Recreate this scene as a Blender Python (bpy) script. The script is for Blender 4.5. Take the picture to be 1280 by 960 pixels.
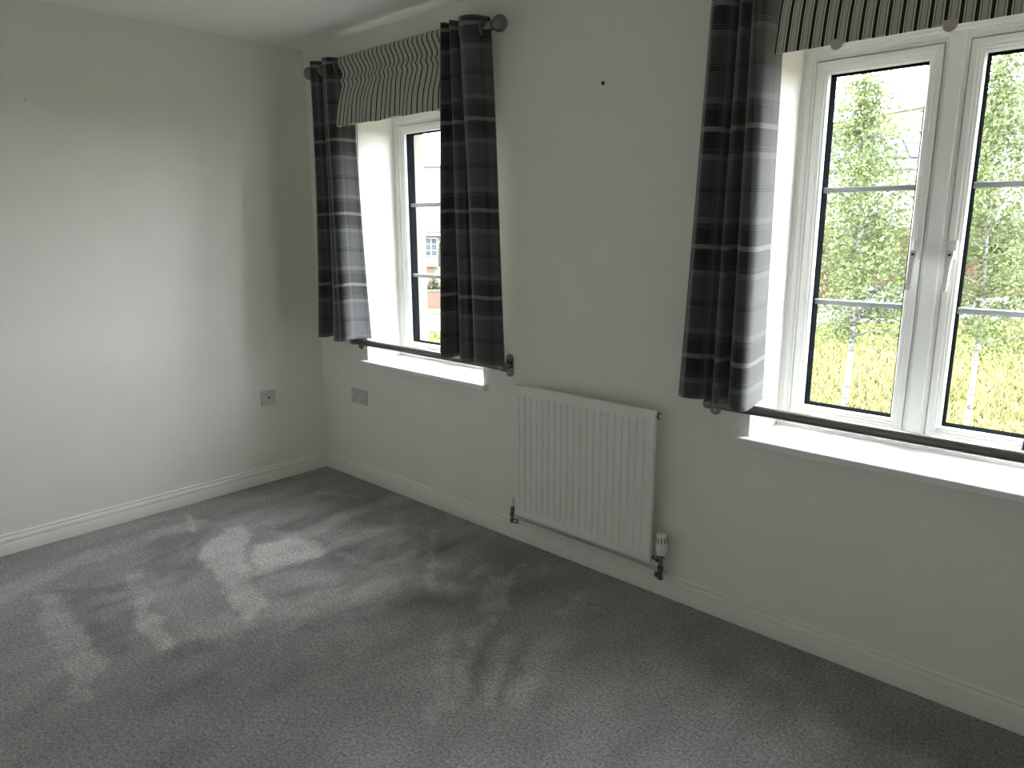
import bpy, bmesh, math, random
import numpy as np
from mathutils import Vector, Matrix

for o in list(bpy.data.objects):
    bpy.data.objects.remove(o)
SC = bpy.context.scene
COL = SC.collection

# ------------------------------------------------------------------ camera
cam_d = bpy.data.cameras.new('camera')
cam = bpy.data.objects.new('camera', cam_d)
COL.objects.link(cam)
cam_d.sensor_width = 36.0
cam_d.lens = 36.0 * 902.98 / 1280.0
cam_d.clip_start = 0.02
cam_d.clip_end = 500
FW = Vector((-0.66704939, 0.71394046, -0.21291812))
RT = Vector((0.73138856, 0.68194466, -0.00471733))
UP = Vector((-0.14183048, 0.15887257, 0.97705866))
m = Matrix((RT, UP, -FW)).transposed().to_4x4()
m.translation = Vector((3.76838, -2.35335, 1.44526))
cam.matrix_world = m
SC.camera = cam

# ------------------------------------------------------------------ sky: bright overcast with thin cloud
world = bpy.data.worlds.new('overcast_sky')
SC.world = world
world.use_nodes = True
nt = world.node_tree
nt.nodes.clear()
w_out = nt.nodes.new('ShaderNodeOutputWorld')
w_bg = nt.nodes.new('ShaderNodeBackground')
w_tc = nt.nodes.new('ShaderNodeTexCoord')
w_n = nt.nodes.new('ShaderNodeTexNoise')
w_n.inputs['Scale'].default_value = 2.2
w_n.inputs['Detail'].default_value = 5
w_r = nt.nodes.new('ShaderNodeValToRGB')
w_r.color_ramp.elements[0].position = 0.38
w_r.color_ramp.elements[0].color = (0.85, 0.93, 1.0, 1)
w_r.color_ramp.elements[1].position = 0.62
w_r.color_ramp.elements[1].color = (1.0, 1.0, 1.0, 1)
nt.links.new(w_tc.outputs['Generated'], w_n.inputs['Vector'])
nt.links.new(w_n.outputs['Fac'], w_r.inputs['Fac'])
nt.links.new(w_r.outputs['Color'], w_bg.inputs['Color'])
w_bg.inputs['Strength'].default_value = 14.2
nt.links.new(w_bg.outputs[0], w_out.inputs[0])

# ------------------------------------------------------------------ daylight portals in the two window openings (guide sampling only)
WINS = ((0.472, 1.384), (2.709, 3.621))      # reveal left / right edge of the two windows
Z_SILL, Z_HEAD = 0.72, 2.02
for (a, b) in WINS:
    ld = bpy.data.lights.new('window_portal', 'AREA')
    ld.shape = 'RECTANGLE'
    ld.size = b - a
    ld.size_y = Z_HEAD - Z_SILL
    ld.cycles.is_portal = True
    lo = bpy.data.objects.new('window_portal', ld)
    lo.location = ((a + b) / 2, 0.33, (Z_SILL + Z_HEAD) / 2)
    lo.rotation_euler = (-math.pi / 2, 0, 0)
    COL.objects.link(lo)

# ------------------------------------------------------------------ exposure, light paths
SC.view_settings.view_transform = 'Standard'
SC.view_settings.look = 'None'
SC.view_settings.gamma = 1.0
SC.view_settings.use_curve_mapping = False
SC.view_settings.exposure = 0.85
cy = SC.cycles
cy.max_bounces = 16
cy.diffuse_bounces = 12
cy.glossy_bounces = 4
cy.transparent_max_bounces = 24
cy.caustics_reflective = False
cy.caustics_refractive = False
cy.sample_clamp_indirect = 8.0
cy.use_denoising = True

rng = random.Random(7)

# ================================================================== materials
def new_mat(name):
    mt = bpy.data.materials.new(name)
    mt.use_nodes = True
    t = mt.node_tree
    b = t.nodes['Principled BSDF']
    return mt, t, b

def N(t, kind, **kw):
    n = t.nodes.new(kind)
    for k, v in kw.items():
        if k in n.inputs.keys():
            n.inputs[k].default_value = v
        else:
            setattr(n, k, v)
    return n

def rgb(c):
    return (c[0], c[1], c[2], 1.0)

def noise_mat(name, c1, c2, scale=30.0, rough=0.6, bump=0.0, bscale=None, metal=0.0, detail=4, spec=0.5, coords='Object', stretch=None):
    mt, t, b = new_mat(name)
    tc = N(t, 'ShaderNodeTexCoord')
    src = tc.outputs[coords]
    if stretch:
        mp = N(t, 'ShaderNodeMapping')
        mp.inputs['Scale'].default_value = stretch
        t.links.new(src, mp.inputs['Vector'])
        src = mp.outputs['Vector']
    n = N(t, 'ShaderNodeTexNoise', Scale=scale, Detail=detail)
    t.links.new(src, n.inputs['Vector'])
    r = N(t, 'ShaderNodeValToRGB')
    r.color_ramp.elements[0].position = 0.35
    r.color_ramp.elements[1].position = 0.65
    r.color_ramp.elements[0].color = rgb(c1)
    r.color_ramp.elements[1].color = rgb(c2)
    t.links.new(n.outputs['Fac'], r.inputs['Fac'])
    t.links.new(r.outputs['Color'], b.inputs['Base Color'])
    b.inputs['Roughness'].default_value = rough
    b.inputs['Metallic'].default_value = metal
    b.inputs['Specular IOR Level'].default_value = spec
    if bump > 0:
        n2 = N(t, 'ShaderNodeTexNoise', Scale=bscale or scale * 4, Detail=3)
        t.links.new(src, n2.inputs['Vector'])
        bp = N(t, 'ShaderNodeBump', Strength=bump, Distance=0.002)
        t.links.new(n2.outputs['Fac'], bp.inputs['Height'])
        t.links.new(bp.outputs['Normal'], b.inputs['Normal'])
    return mt

def ramp_stripes(t, fac_socket, stops):
    """stops: list of (position, value) held constant up to the next stop"""
    r = N(t, 'ShaderNodeValToRGB')
    cr = r.color_ramp
    cr.interpolation = 'CONSTANT'
    while len(cr.elements) < len(stops):
        cr.elements.new(0.99)
    for e, (p, c) in zip(cr.elements, stops):
        e.position = p
        e.color = rgb(c)
    t.links.new(fac_socket, r.inputs['Fac'])
    return r.outputs['Color']

TARTAN_P = 0.372
def tartan_stops():
    dark = (0.016, 0.016, 0.018)
    grey = (0.080, 0.081, 0.085)
    light = (0.145, 0.145, 0.143)
    white = (0.25, 0.25, 0.245)
    blk = (0.004, 0.004, 0.005)
    s = [(0.0, white), (0.022, dark)]
    for k in range(3):
        s += [(0.148 + 0.020 * k, blk), (0.158 + 0.020 * k, grey)]
    s += [(0.208, light), (0.258, grey)]
    for k in range(3):
        s += [(0.472 + 0.020 * k, blk), (0.482 + 0.020 * k, grey)]
    s += [(0.742, light), (0.792, grey)]
    for k in range(3):
        s += [(0.796 + 0.020 * k, blk), (0.806 + 0.020 * k, dark if k == 2 else grey)]
    s += [(0.978, white)]
    return s

def tartan_mat(name, v_off):
    mt, t, b = new_mat(name)
    uv = N(t, 'ShaderNodeUVMap', uv_map='fabric')
    sp = N(t, 'ShaderNodeSeparateXYZ')
    t.links.new(uv.outputs['UV'], sp.inputs[0])
    cols = []
    for ax, off in (('X', 0.1), ('Y', v_off)):
        a = N(t, 'ShaderNodeMath', operation='ADD')
        a.inputs[1].default_value = 10 * TARTAN_P - off
        t.links.new(sp.outputs[ax], a.inputs[0])
        d = N(t, 'ShaderNodeMath', operation='DIVIDE')
        d.inputs[1].default_value = TARTAN_P
        t.links.new(a.outputs[0], d.inputs[0])
        f = N(t, 'ShaderNodeMath', operation='FRACT')
        t.links.new(d.outputs[0], f.inputs[0])
        cols.append(ramp_stripes(t, f.outputs[0], tartan_stops()))
    # twill: warp and weft threads alternate in fine diagonal ribs
    wv = N(t, 'ShaderNodeTexWave', Scale=260.0, bands_direction='DIAGONAL')
    t.links.new(uv.outputs['UV'], wv.inputs['Vector'])
    mr = N(t, 'ShaderNodeMapRange')
    mr.inputs['To Min'].default_value = 0.40
    mr.inputs['To Max'].default_value = 0.72
    t.links.new(wv.outputs['Fac'], mr.inputs['Value'])
    mx = N(t, 'ShaderNodeMix', data_type='RGBA')
    t.links.new(mr.outputs['Result'], mx.inputs['Factor'])
    t.links.new(cols[0], mx.inputs['A'])
    t.links.new(cols[1], mx.inputs['B'])
    t.links.new(mx.outputs['Result'], b.inputs['Base Color'])
    b.inputs['Roughness'].default_value = 0.85
    b.inputs['Sheen Weight'].default_value = 0.45
    b.inputs['Sheen Roughness'].default_value = 0.5
    b.inputs['Specular IOR Level'].default_value = 0.25
    bp = N(t, 'ShaderNodeBump', Strength=0.25, Distance=0.001)
    t.links.new(wv.outputs['Fac'], bp.inputs['Height'])
    t.links.new(bp.outputs['Normal'], b.inputs['Normal'])
    return mt

def blind_mat():
    mt, t, b = new_mat('striped_blind_cloth')
    uv = N(t, 'ShaderNodeUVMap', uv_map='fabric')
    sp = N(t, 'ShaderNodeSeparateXYZ')
    t.links.new(uv.outputs['UV'], sp.inputs[0])
    d = N(t, 'ShaderNodeMath', operation='DIVIDE')
    d.inputs[1].default_value = 0.0345
    t.links.new(sp.outputs['X'], d.inputs[0])
    f = N(t, 'ShaderNodeMath', operation='FRACT')
    t.links.new(d.outputs[0], f.inputs[0])
    dark = (0.030, 0.029, 0.022)
    cream = (0.74, 0.73, 0.65)
    grey = (0.54, 0.54, 0.48)
    c = ramp_stripes(t, f.outputs[0], [(0.0, dark), (0.26, cream), (0.36, dark), (0.41, grey), (0.82, dark), (0.87, cream)])
    n = N(t, 'ShaderNodeTexNoise', Scale=900.0)
    t.links.new(uv.outputs['UV'], n.inputs['Vector'])
    mx = N(t, 'ShaderNodeMix', data_type='RGBA', blend_type='MULTIPLY')
    mx.inputs['Factor'].default_value = 0.25
    t.links.new(c, mx.inputs['A'])
    t.links.new(n.outputs['Fac'], mx.inputs['B'])
    t.links.new(mx.outputs['Result'], b.inputs['Base Color'])
    b.inputs['Roughness'].default_value = 0.9
    b.inputs['Specular IOR Level'].default_value = 0.2
    return mt

def carpet_mat():
    mt, t, b = new_mat('grey_cut_pile_carpet')
    at = N(t, 'ShaderNodeAttribute', attribute_name='pile')
    tc = N(t, 'ShaderNodeTexCoord')
    n1 = N(t, 'ShaderNodeTexNoise', Scale=105.0, Detail=5, Roughness=0.85)
    t.links.new(tc.outputs['Object'], n1.inputs['Vector'])
    n2 = N(t, 'ShaderNodeTexNoise', Scale=45.0, Detail=3)
    t.links.new(tc.outputs['Object'], n2.inputs['Vector'])
    r = N(t, 'ShaderNodeValToRGB')
    r.color_ramp.elements[0].position = 0.0
    r.color_ramp.elements[0].color = rgb((0.055, 0.054, 0.055))
    r.color_ramp.elements[1].position = 1.0
    r.color_ramp.elements[1].color = rgb((0.55, 0.543, 0.535))
    ad = N(t, 'ShaderNodeMath', operation='MULTIPLY_ADD')
    ad.inputs[1].default_value = 0.16
    t.links.new(n2.outputs['Fac'], ad.inputs[0])
    t.links.new(at.outputs['Fac'], ad.inputs[2])
    su = N(t, 'ShaderNodeMath', operation='SUBTRACT')
    su.inputs[1].default_value = 0.08
    t.links.new(ad.outputs[0], su.inputs[0])
    t.links.new(su.outputs[0], r.inputs['Fac'])
    mr = N(t, 'ShaderNodeMapRange')
    mr.inputs['From Min'].default_value = 0.3
    mr.inputs['From Max'].default_value = 0.7
    mr.inputs['To Min'].default_value = 0.0
    mr.inputs['To Max'].default_value = 2.0
    t.links.new(n1.outputs['Fac'], mr.inputs['Value'])
    mx = N(t, 'ShaderNodeMix', data_type='RGBA', blend_type='MULTIPLY')
    mx.inputs['Factor'].default_value = 1.0
    mx.clamp_result = False
    t.links.new(r.outputs['Color'], mx.inputs['A'])
    t.links.new(mr.outputs['Result'], mx.inputs['B'])
    t.links.new(mx.outputs['Result'], b.inputs['Base Color'])
    b.inputs['Roughness'].default_value = 0.95
    b.inputs['Specular IOR Level'].default_value = 0.1
    b.inputs['Sheen Weight'].default_value = 0.3
    bp = N(t, 'ShaderNodeBump', Strength=0.9, Distance=0.006)
    t.links.new(n1.outputs['Fac'], bp.inputs['Height'])
    t.links.new(bp.outputs['Normal'], b.inputs['Normal'])
    return mt

def glass_mat():
    mt = bpy.data.materials.new('clear_window_glass')
    mt.use_nodes = True
    t = mt.node_tree
    t.nodes.clear()
    o = N(t, 'ShaderNodeOutputMaterial')
    tr = N(t, 'ShaderNodeBsdfTransparent')
    tr.inputs['Color'].default_value = (0.985, 0.995, 0.99, 1)
    gl = N(t, 'ShaderNodeBsdfGlossy', Roughness=0.0)
    fr = N(t, 'ShaderNodeFresnel', IOR=1.13)
    mx = N(t, 'ShaderNodeMixShader')
    ge = N(t, 'ShaderNodeNewGeometry')
    inv = N(t, 'ShaderNodeMath', operation='SUBTRACT')
    inv.inputs[0].default_value = 1.0
    t.links.new(ge.outputs['Backfacing'], inv.inputs[1])
    mu = N(t, 'ShaderNodeMath', operation='MULTIPLY')
    t.links.new(fr.outputs[0], mu.inputs[0])
    t.links.new(inv.outputs[0], mu.inputs[1])
    t.links.new(mu.outputs[0], mx.inputs[0])
    t.links.new(tr.outputs[0], mx.inputs[1])
    t.links.new(gl.outputs[0], mx.inputs[2])
    t.links.new(mx.outputs[0], o.inputs['Surface'])
    return mt

def vcol_mat(name, attr, rough=0.8, translucent=0.0, spec=0.2):
    mt, t, b = new_mat(name)
    at = N(t, 'ShaderNodeAttribute', attribute_name=attr)
    t.links.new(at.outputs['Color'], b.inputs['Base Color'])
    b.inputs['Roughness'].default_value = rough
    b.inputs['Specular IOR Level'].default_value = spec
    if translucent > 0:
        o = [n for n in t.nodes if n.type == 'OUTPUT_MATERIAL'][0]
        tl = N(t, 'ShaderNodeBsdfTranslucent')
        t.links.new(at.outputs['Color'], tl.inputs['Color'])
        mx = N(t, 'ShaderNodeMixShader')
        mx.inputs[0].default_value = translucent
        t.links.new(b.outputs[0], mx.inputs[1])
        t.links.new(tl.outputs[0], mx.inputs[2])
        t.links.new(mx.outputs[0], o.inputs['Surface'])
    return mt

def brick_mat(name, c1, c2, mortar, w=0.22, h=0.075, gap=0.01):
    mt, t, b = new_mat(name)
    tc = N(t, 'ShaderNodeTexCoord')
    sp = N(t, 'ShaderNodeSeparateXYZ')
    t.links.new(tc.outputs['Object'], sp.inputs[0])
    ad = N(t, 'ShaderNodeMath', operation='ADD')
    t.links.new(sp.outputs['X'], ad.inputs[0])
    t.links.new(sp.outputs['Y'], ad.inputs[1])
    cb = N(t, 'ShaderNodeCombineXYZ')
    t.links.new(ad.outputs[0], cb.inputs['X'])
    t.links.new(sp.outputs['Z'], cb.inputs['Y'])
    br = N(t, 'ShaderNodeTexBrick', Scale=1.0)
    br.inputs['Color1'].default_value = rgb(c1)
    br.inputs['Color2'].default_value = rgb(c2)
    br.inputs['Mortar'].default_value = rgb(mortar)
    br.inputs['Brick Width'].default_value = w
    br.inputs['Row Height'].default_value = h
    br.inputs['Mortar Size'].default_value = gap
    t.links.new(cb.outputs[0], br.inputs['Vector'])
    t.links.new(br.outputs['Color'], b.inputs['Base Color'])
    b.inputs['Roughness'].default_value = 0.85
    b.inputs['Specular IOR Level'].default_value = 0.2
    return mt

M = {}
M['wall'] = noise_mat('white_emulsion_wall', (0.82, 0.805, 0.762), (0.84, 0.825, 0.782), 6, 0.75, 0.08, 160, spec=0.25)
M['ceiling'] = noise_mat('white_ceiling_paint', (0.91, 0.90, 0.87), (0.93, 0.92, 0.89), 5, 0.85, 0.05, 140, spec=0.2)
M['gloss'] = noise_mat('off_white_gloss_paint', (0.78, 0.775, 0.74), (0.80, 0.795, 0.76), 12, 0.32, 0.03, 60)
M['board'] = noise_mat('white_sill_paint', (0.82, 0.82, 0.82), (0.84, 0.84, 0.84), 8, 0.3, 0.02, 60)
M['upvc'] = noise_mat('white_upvc', (0.80, 0.80, 0.785), (0.81, 0.81, 0.795), 10, 0.45, 0.0, spec=0.35)
M['handle'] = noise_mat('white_handle_enamel', (0.70, 0.70, 0.69), (0.72, 0.72, 0.71), 10, 0.25)
M['gasket'] = noise_mat('black_gasket', (0.004, 0.005, 0.006), (0.006, 0.007, 0.008), 30, 1.0, spec=0.0)
M['bar'] = noise_mat('pale_grey_glazing_bar', (0.46, 0.48, 0.49), (0.5, 0.52, 0.53), 10, 0.4)
M['glass'] = glass_mat()
M['stone'] = noise_mat('cream_cast_stone', (0.145, 0.134, 0.112), (0.16, 0.148, 0.124), 9, 0.9, 0.2, 60)
M['carpet'] = carpet_mat()
M['blind'] = blind_mat()
M['lining'] = noise_mat('cream_curtain_lining', (0.60, 0.60, 0.57), (0.64, 0.64, 0.61), 40, 0.9, 0.1, 300)
M['pewter'] = noise_mat('brushed_pewter', (0.20, 0.195, 0.185), (0.27, 0.265, 0.25), 60, 0.34, 0.0, metal=0.9, stretch=(1, 40, 40))
M['gunmetal'] = noise_mat('dark_gunmetal', (0.20, 0.19, 0.175), (0.26, 0.25, 0.235), 60, 0.30, 0.0, metal=0.85, stretch=(1, 40, 40))
M['rad'] = noise_mat('white_radiator_enamel', (0.80, 0.80, 0.77), (0.82, 0.82, 0.79), 10, 0.35)
M['chrome'] = noise_mat('tarnished_chrome', (0.30, 0.30, 0.30), (0.5, 0.5, 0.5), 60, 0.22, metal=1.0)
M['trv'] = noise_mat('white_valve_plastic', (0.80, 0.79, 0.76), (0.83, 0.82, 0.79), 20, 0.35)
M['beigeplastic'] = noise_mat('beige_plastic', (0.48, 0.45, 0.37), (0.52, 0.49, 0.41), 20, 0.35)
M['black'] = noise_mat('black_plastic', (0.008, 0.008, 0.008), (0.014, 0.014, 0.014), 30, 0.5)
M['socket'] = noise_mat('pale_socket_plastic', (0.56, 0.56, 0.54), (0.60, 0.60, 0.58), 20, 0.3)
M['socket_rocker'] = noise_mat('white_socket_rocker', (0.66, 0.66, 0.64), (0.70, 0.70, 0.68), 20, 0.3)

# ================================================================== mesh helpers
ORG = {}
def org(o):
    while o is not None:
        if o.name in ORG:
            return ORG[o.name]
        o = o.parent
    return Vector((0, 0, 0))

def tag(o, label=None, cat=None, group=None, kind=None):
    if label: o['label'] = label
    if cat: o['category'] = cat
    if group: o['group'] = group
    if kind: o['kind'] = kind
    return o

def empty(name, loc, label=None, cat=None, group=None, kind=None):
    e = bpy.data.objects.new(name, None)
    e.empty_display_size = 0.1
    e.location = loc
    COL.objects.link(e)
    ORG[e.name] = Vector(loc)
    return tag(e, label, cat, group, kind)

class MB:
    def __init__(s):
        s.v = []; s.f = []; s.uv = []
    def add(s, vs, fs):
        b = len(s.v)
        s.v += [tuple(p) for p in vs]
        s.f += [tuple(b + i for i in f) for f in fs]
        return s
    def box(s, x0, y0, z0, x1, y1, z1):
        return s.add([(x0, y0, z0), (x1, y0, z0), (x1, y1, z0), (x0, y1, z0), (x0, y0, z1), (x1, y0, z1), (x1, y1, z1), (x0, y1, z1)],
                     [(0, 3, 2, 1), (4, 5, 6, 7), (0, 1, 5, 4), (1, 2, 6, 5), (2, 3, 7, 6), (3, 0, 4, 7)])
    def bbox(s, x0, y0, z0, x1, y1, z1, bev=0.003, seg=2):
        bm = bmesh.new()
        bmesh.ops.create_cube(bm, size=1.0)
        for v in bm.verts:
            v.co = Vector(((x0 + x1) / 2 + v.co.x * (x1 - x0), (y0 + y1) / 2 + v.co.y * (y1 - y0), (z0 + z1) / 2 + v.co.z * (z1 - z0)))
        bmesh.ops.bevel(bm, geom=bm.edges[:], offset=bev, segments=seg, profile=0.5, affect='EDGES')
        bm.verts.index_update()
        s.add([v.co for v in bm.verts], [[v.index for v in f.verts] for f in bm.faces])
        bm.free()
        return s
    def lathe(s, prof, origin, axis, n=24, cap=True):
        """prof: (radius, along) pairs"""
        ax = Vector(axis).normalized()
        u = ax.orthogonal().normalized()
        w = ax.cross(u)
        o = Vector(origin)
        vs = []
        for r, t in prof:
            for k in range(n):
                a = 2 * math.pi * k / n
                vs.append(o + ax * t + (u * math.cos(a) + w * math.sin(a)) * r)
        fs = []
        for i in range(len(prof) - 1):
            for k in range(n):
                k2 = (k + 1) % n
                fs.append((i * n + k, i * n + k2, (i + 1) * n + k2, (i + 1) * n + k))
        if cap:
            fs.append(tuple(range(n - 1, -1, -1)))
            fs.append(tuple((len(prof) - 1) * n + k for k in range(n)))
        return s.add(vs, fs)
    def tube(s, pts, radii, n=8, cap=True):
        pts = [Vector(p) for p in pts]
        if not isinstance(radii, (list, tuple)):
            radii = [radii] * len(pts)
        vs = []; up = None
        for i, p in enumerate(pts):
            d = (pts[min(i + 1, len(pts) - 1)] - pts[max(i - 1, 0)]).normalized()
            if up is None:
                up = d.orthogonal().normalized()
            up = (up - d * up.dot(d)).normalized()
            w = d.cross(up)
            for k in range(n):
                a = 2 * math.pi * k / n
                vs.append(p + (up * math.cos(a) + w * math.sin(a)) * radii[i])
        fs = []
        for i in range(len(pts) - 1):
            for k in range(n):
                k2 = (k + 1) % n
                fs.append((i * n + k, i * n + k2, (i + 1) * n + k2, (i + 1) * n + k))
        if cap:
            fs.append(tuple(range(n - 1, -1, -1)))
            fs.append(tuple((len(pts) - 1) * n + k for k in range(n)))
        return s.add(vs, fs)
    def prism(s, outline, axis, a0, a1):
        """outline: 2-D polygon; axis: 'x','y' or 'z' is the extrusion direction"""
        def P(p, t):
            return {'x': (t, p[0], p[1]), 'y': (p[0], t, p[1]), 'z': (p[0], p[1], t)}[axis]
        n = len(outline)
        vs = [P(p, a0) for p in outline] + [P(p, a1) for p in outline]
        fs = [tuple(range(n)), tuple(range(2 * n - 1, n - 1, -1))]
        for i in range(n):
            j = (i + 1) % n
            fs.append((i, i + n, j + n, j))
        return s.add(vs, fs)
    def loop_frame(s, x0, x1, z0, z1, prof):
        """mitred rectangular frame: prof is a closed list of (inset, y)"""
        n = len(prof)
        vs = []
        for d, y in prof:
            vs += [(x0 + d, y, z0 + d), (x1 - d, y, z0 + d), (x1 - d, y, z1 - d), (x0 + d, y, z1 - d)]
        fs = []
        for i in range(n):
            j = (i + 1) % n
            for k in range(4):
                k2 = (k + 1) % 4
                fs.append((i * 4 + k, i * 4 + k2, j * 4 + k2, j * 4 + k))
        return s.add(vs, fs)
    def build(s, name, mat, parent=None, smooth=None, fix=True):
        o0 = org(parent) if parent is not None else Vector((0, 0, 0))
        me = bpy.data.meshes.new(name)
        me.from_pydata([(p[0] - o0.x, p[1] - o0.y, p[2] - o0.z) for p in s.v], [], s.f)
        if fix:
            bm = bmesh.new(); bm.from_mesh(me)
            bmesh.ops.recalc_face_normals(bm, faces=bm.faces)
            bm.to_mesh(me); bm.free()
        me.materials.append(mat)
        if smooth is not None:
            me.polygons.foreach_set('use_smooth', [True] * len(me.polygons))
            me.set_sharp_from_angle(angle=math.radians(smooth))
        ob = bpy.data.objects.new(name, me)
        COL.objects.link(ob)
        if parent is not None:
            ob.parent = parent
        return ob

# ================================================================== room shell
RX, RY, RH = 4.60, -3.10, 2.40
WT = 0.30          # inner leaf; the cream outer leaf stands beyond it

# floor: carpet whose pile has been brushed in places
def vnoise(x, y, seed):
    def h(i, j):
        a = np.sin(i * 127.1 + j * 311.7 + seed * 74.7) * 43758.5453
        return a - np.floor(a)
    i = np.floor(x); j = np.floor(y); fx = x - i; fy = y - j
    fx = fx * fx * (3 - 2 * fx); fy = fy * fy * (3 - 2 * fy)
    return (h(i, j) * (1 - fx) + h(i + 1, j) * fx) * (1 - fy) + (h(i, j + 1) * (1 - fx) + h(i + 1, j + 1) * fx) * fy
def fbm(x, y, seed, oct=3):
    r = 0; a = 0.5
    for k in range(oct):
        r = r + a * (vnoise(x * 2 ** k, y * 2 ** k, seed + k) - 0.5); a *= 0.5
    return r
gx = np.linspace(0, RX, 520); gy = np.linspace(RY, 0, 380)
X, Y = np.meshgrid(gx, gy)
Xw = X + 0.10 * fbm(X * 8, Y * 8, 1, 4) + 0.03 * fbm(X * 45, Y * 45, 2, 2)
Yw = Y + 0.10 * fbm(X * 8, Y * 8, 5, 4) + 0.03 * fbm(X * 45, Y * 45, 6, 2)
def seg_d(p, q):
    px, py = p; qx, qy = q
    dx, dy = qx - px, qy - py
    t = np.clip(((Xw - px) * dx + (Yw - py) * dy) / (dx * dx + dy * dy + 1e-9), 0, 1)
    return np.hypot(Xw - px - t * dx, Yw - py - t * dy)
def stroke(pts, w):
    d = np.min([seg_d(a, b) for a, b in zip(pts[:-1], pts[1:])], axis=0)
    return np.clip(1.6 - 1.3 * d / w, 0, 1)
def poly(pts, soft=0.022):
    n = len(pts); inside = np.zeros_like(Xw, bool)
    for i in range(n):
        (x1, y1), (x2, y2) = pts[i], pts[(i + 1) % n]
        c = ((y1 > Yw) != (y2 > Yw)) & (Xw < (x2 - x1) * (Yw - y1) / (y2 - y1 + 1e-12) + x1)
        inside ^= c
    d = np.min([seg_d(pts[i], pts[(i + 1) % n]) for i in range(n)], axis=0)
    return np.clip(0.5 + np.where(inside, d, -d) / soft, 0, 1)
pile = np.full_like(X, 0.42) + 0.30 * fbm(X * 2.2, Y * 2.2, 9, 4) + 0.30 * fbm(X * 10, Y * 6, 13, 4)
for pts, v in (
    ([(0.47, -0.88), (0.48, -0.8), (1.05, -1.07), (1.31, -1.14), (1.35, -1.26), (1.07, -1.19), (0.64, -1.09)], 0.42),
    ([(0.76, -0.86), (0.91, -0.66), (1.08, -0.74), (1.06, -0.97), (1.03, -1.06)], 0.40),
    ([(0.53, -1.73), (0.59, -1.68), (1.19, -1.69), (1.43, -1.77), (1.34, -1.82), (0.95, -1.78)], 0.22),
    ([(0.58, -1.66), (0.7, -1.36), (1.02, -1.46), (1.25, -1.67)], -0.16),
    ([(0.56, -1.36), (0.48, -1.02), (0.73, -1.12), (0.78, -1.29)], -0.16),
    ([(1.78, -0.38), (1.85, -0.31), (2.04, -0.52), (1.96, -0.61)], 0.26),
    ):
    pile += 1.15 * v * poly(pts) * (0.75 + 0.9 * fbm(X * 22, Y * 22, 33, 3))
for pts, w, v in (
    ([(0.87, -0.9), (0.81, -0.57), (0.75, -0.35), (0.8, -0.07)], 0.055, 0.26),
    ([(0.97, -0.9), (1.04, -0.72), (1.05, -0.41)], 0.035, 0.20),
    ([(1.26, -0.19), (1.36, -0.32), (1.67, -0.6)], 0.028, 0.24),
    ([(0.67, -1.39), (0.94, -1.44), (1.28, -1.52)], 0.035, 0.32),
    ([(0.76, -1.54), (0.78, -1.48)], 0.05, 0.22),
    ([(0.9, -1.56), (0.92, -1.47)], 0.05, 0.22),
    ([(0.44, -1.82), (0.34, -1.56), (0.28, -1.2), (0.3, -0.96)], 0.07, 0.22),
    ([(1.28, -1.33), (1.36, -1.14), (1.46, -0.88), (1.57, -0.6), (1.72, -0.55)], 0.09, 0.22),
    ([(1.36, -1.45), (1.5, -1.2), (1.62, -0.95), (1.75, -0.7)], 0.07, -0.12),
    ([(0.14, -0.95), (0.38, -1.01)], 0.016, 0.30),
    ([(1.85, -0.31), (1.79, -0.19)], 0.016, 0.22),
    ([(1.73, -0.42), (1.67, -0.29)], 0.02, 0.20),
    ([(2.14, -0.16), (2.2, -0.42)], 0.018, 0.18),
    ([(2.10, -0.26), (2.3, -0.30)], 0.015, 0.16),
    ([(2.225, -0.275), (2.235, -0.285)], 0.02, -0.35),
    ([(2.03, -0.61), (2.08, -0.74)], 0.035, 0.22),
    ([(2.15, -0.87), (2.27, -1.04)], 0.03, 0.18),
    ([(2.16, -0.64), (2.37, -0.96)], 0.03, 0.18),
    ([(2.28, -0.56), (2.43, -0.9)], 0.035, 0.15),
    ([(1.98, -0.76), (2.28, -1.14)], 0.03, 0.15),
    ([(2.09, -0.68), (2.32, -1.0)], 0.02, -0.14),
    ([(2.22, -0.6), (2.4, -0.93)], 0.02, -0.14),
    ([(2.93, -0.22), (3.09, -0.29), (3.22, -0.41)], 0.06, 0.14),
    ([(1.11, -0.66), (1.33, -0.62), (1.36, -0.42)], 0.035, 0.16),
    ([(1.01, -0.45), (1.06, -0.28), (1.18, -0.23)], 0.03, 0.18),
    ([(0.16, -0.66), (0.26, -0.48)], 0.03, 0.14),
    ([(0.4, -0.31), (0.61, -0.2)], 0.03, 0.18)):
    pile += 1.15 * v * stroke(pts, w) * (0.75 + 1.2 * fbm(X * 22, Y * 22, 37, 3))
swx = X + 0.45 * fbm(X * 2.5, Y * 2.5, 51, 3); swy = Y + 0.45 * fbm(X * 2.5, Y * 2.5, 57, 3)
msk = np.clip(1.2 - np.hypot((X - 1.15) / 0.95, (Y + 0.70) / 0.75), 0, 0.6) / 0.6
pile += msk * 0.75 * fbm(swx * 6.5 + swy * 2.0, swy * 4.0 - swx * 2.0, 61, 4)
pile = np.clip(pile, 0.03, 1.0)
ny, nx = X.shape
me = bpy.data.meshes.new('floor')
vv = np.stack([X.ravel(), Y.ravel(), np.zeros(nx * ny)], 1)
ii = np.arange(nx * ny).reshape(ny, nx)
ff = np.stack([ii[:-1, :-1].ravel(), ii[:-1, 1:].ravel(), ii[1:, 1:].ravel(), ii[1:, :-1].ravel()], 1)
me.from_pydata(vv.tolist(), [], ff.tolist())
at = me.attributes.new('pile', 'FLOAT', 'POINT')
at.data.foreach_set('value', pile.ravel().astype(np.float32))
me.materials.append(M['carpet'])
floor = bpy.data.objects.new('floor', me)
COL.objects.link(floor)
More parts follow.
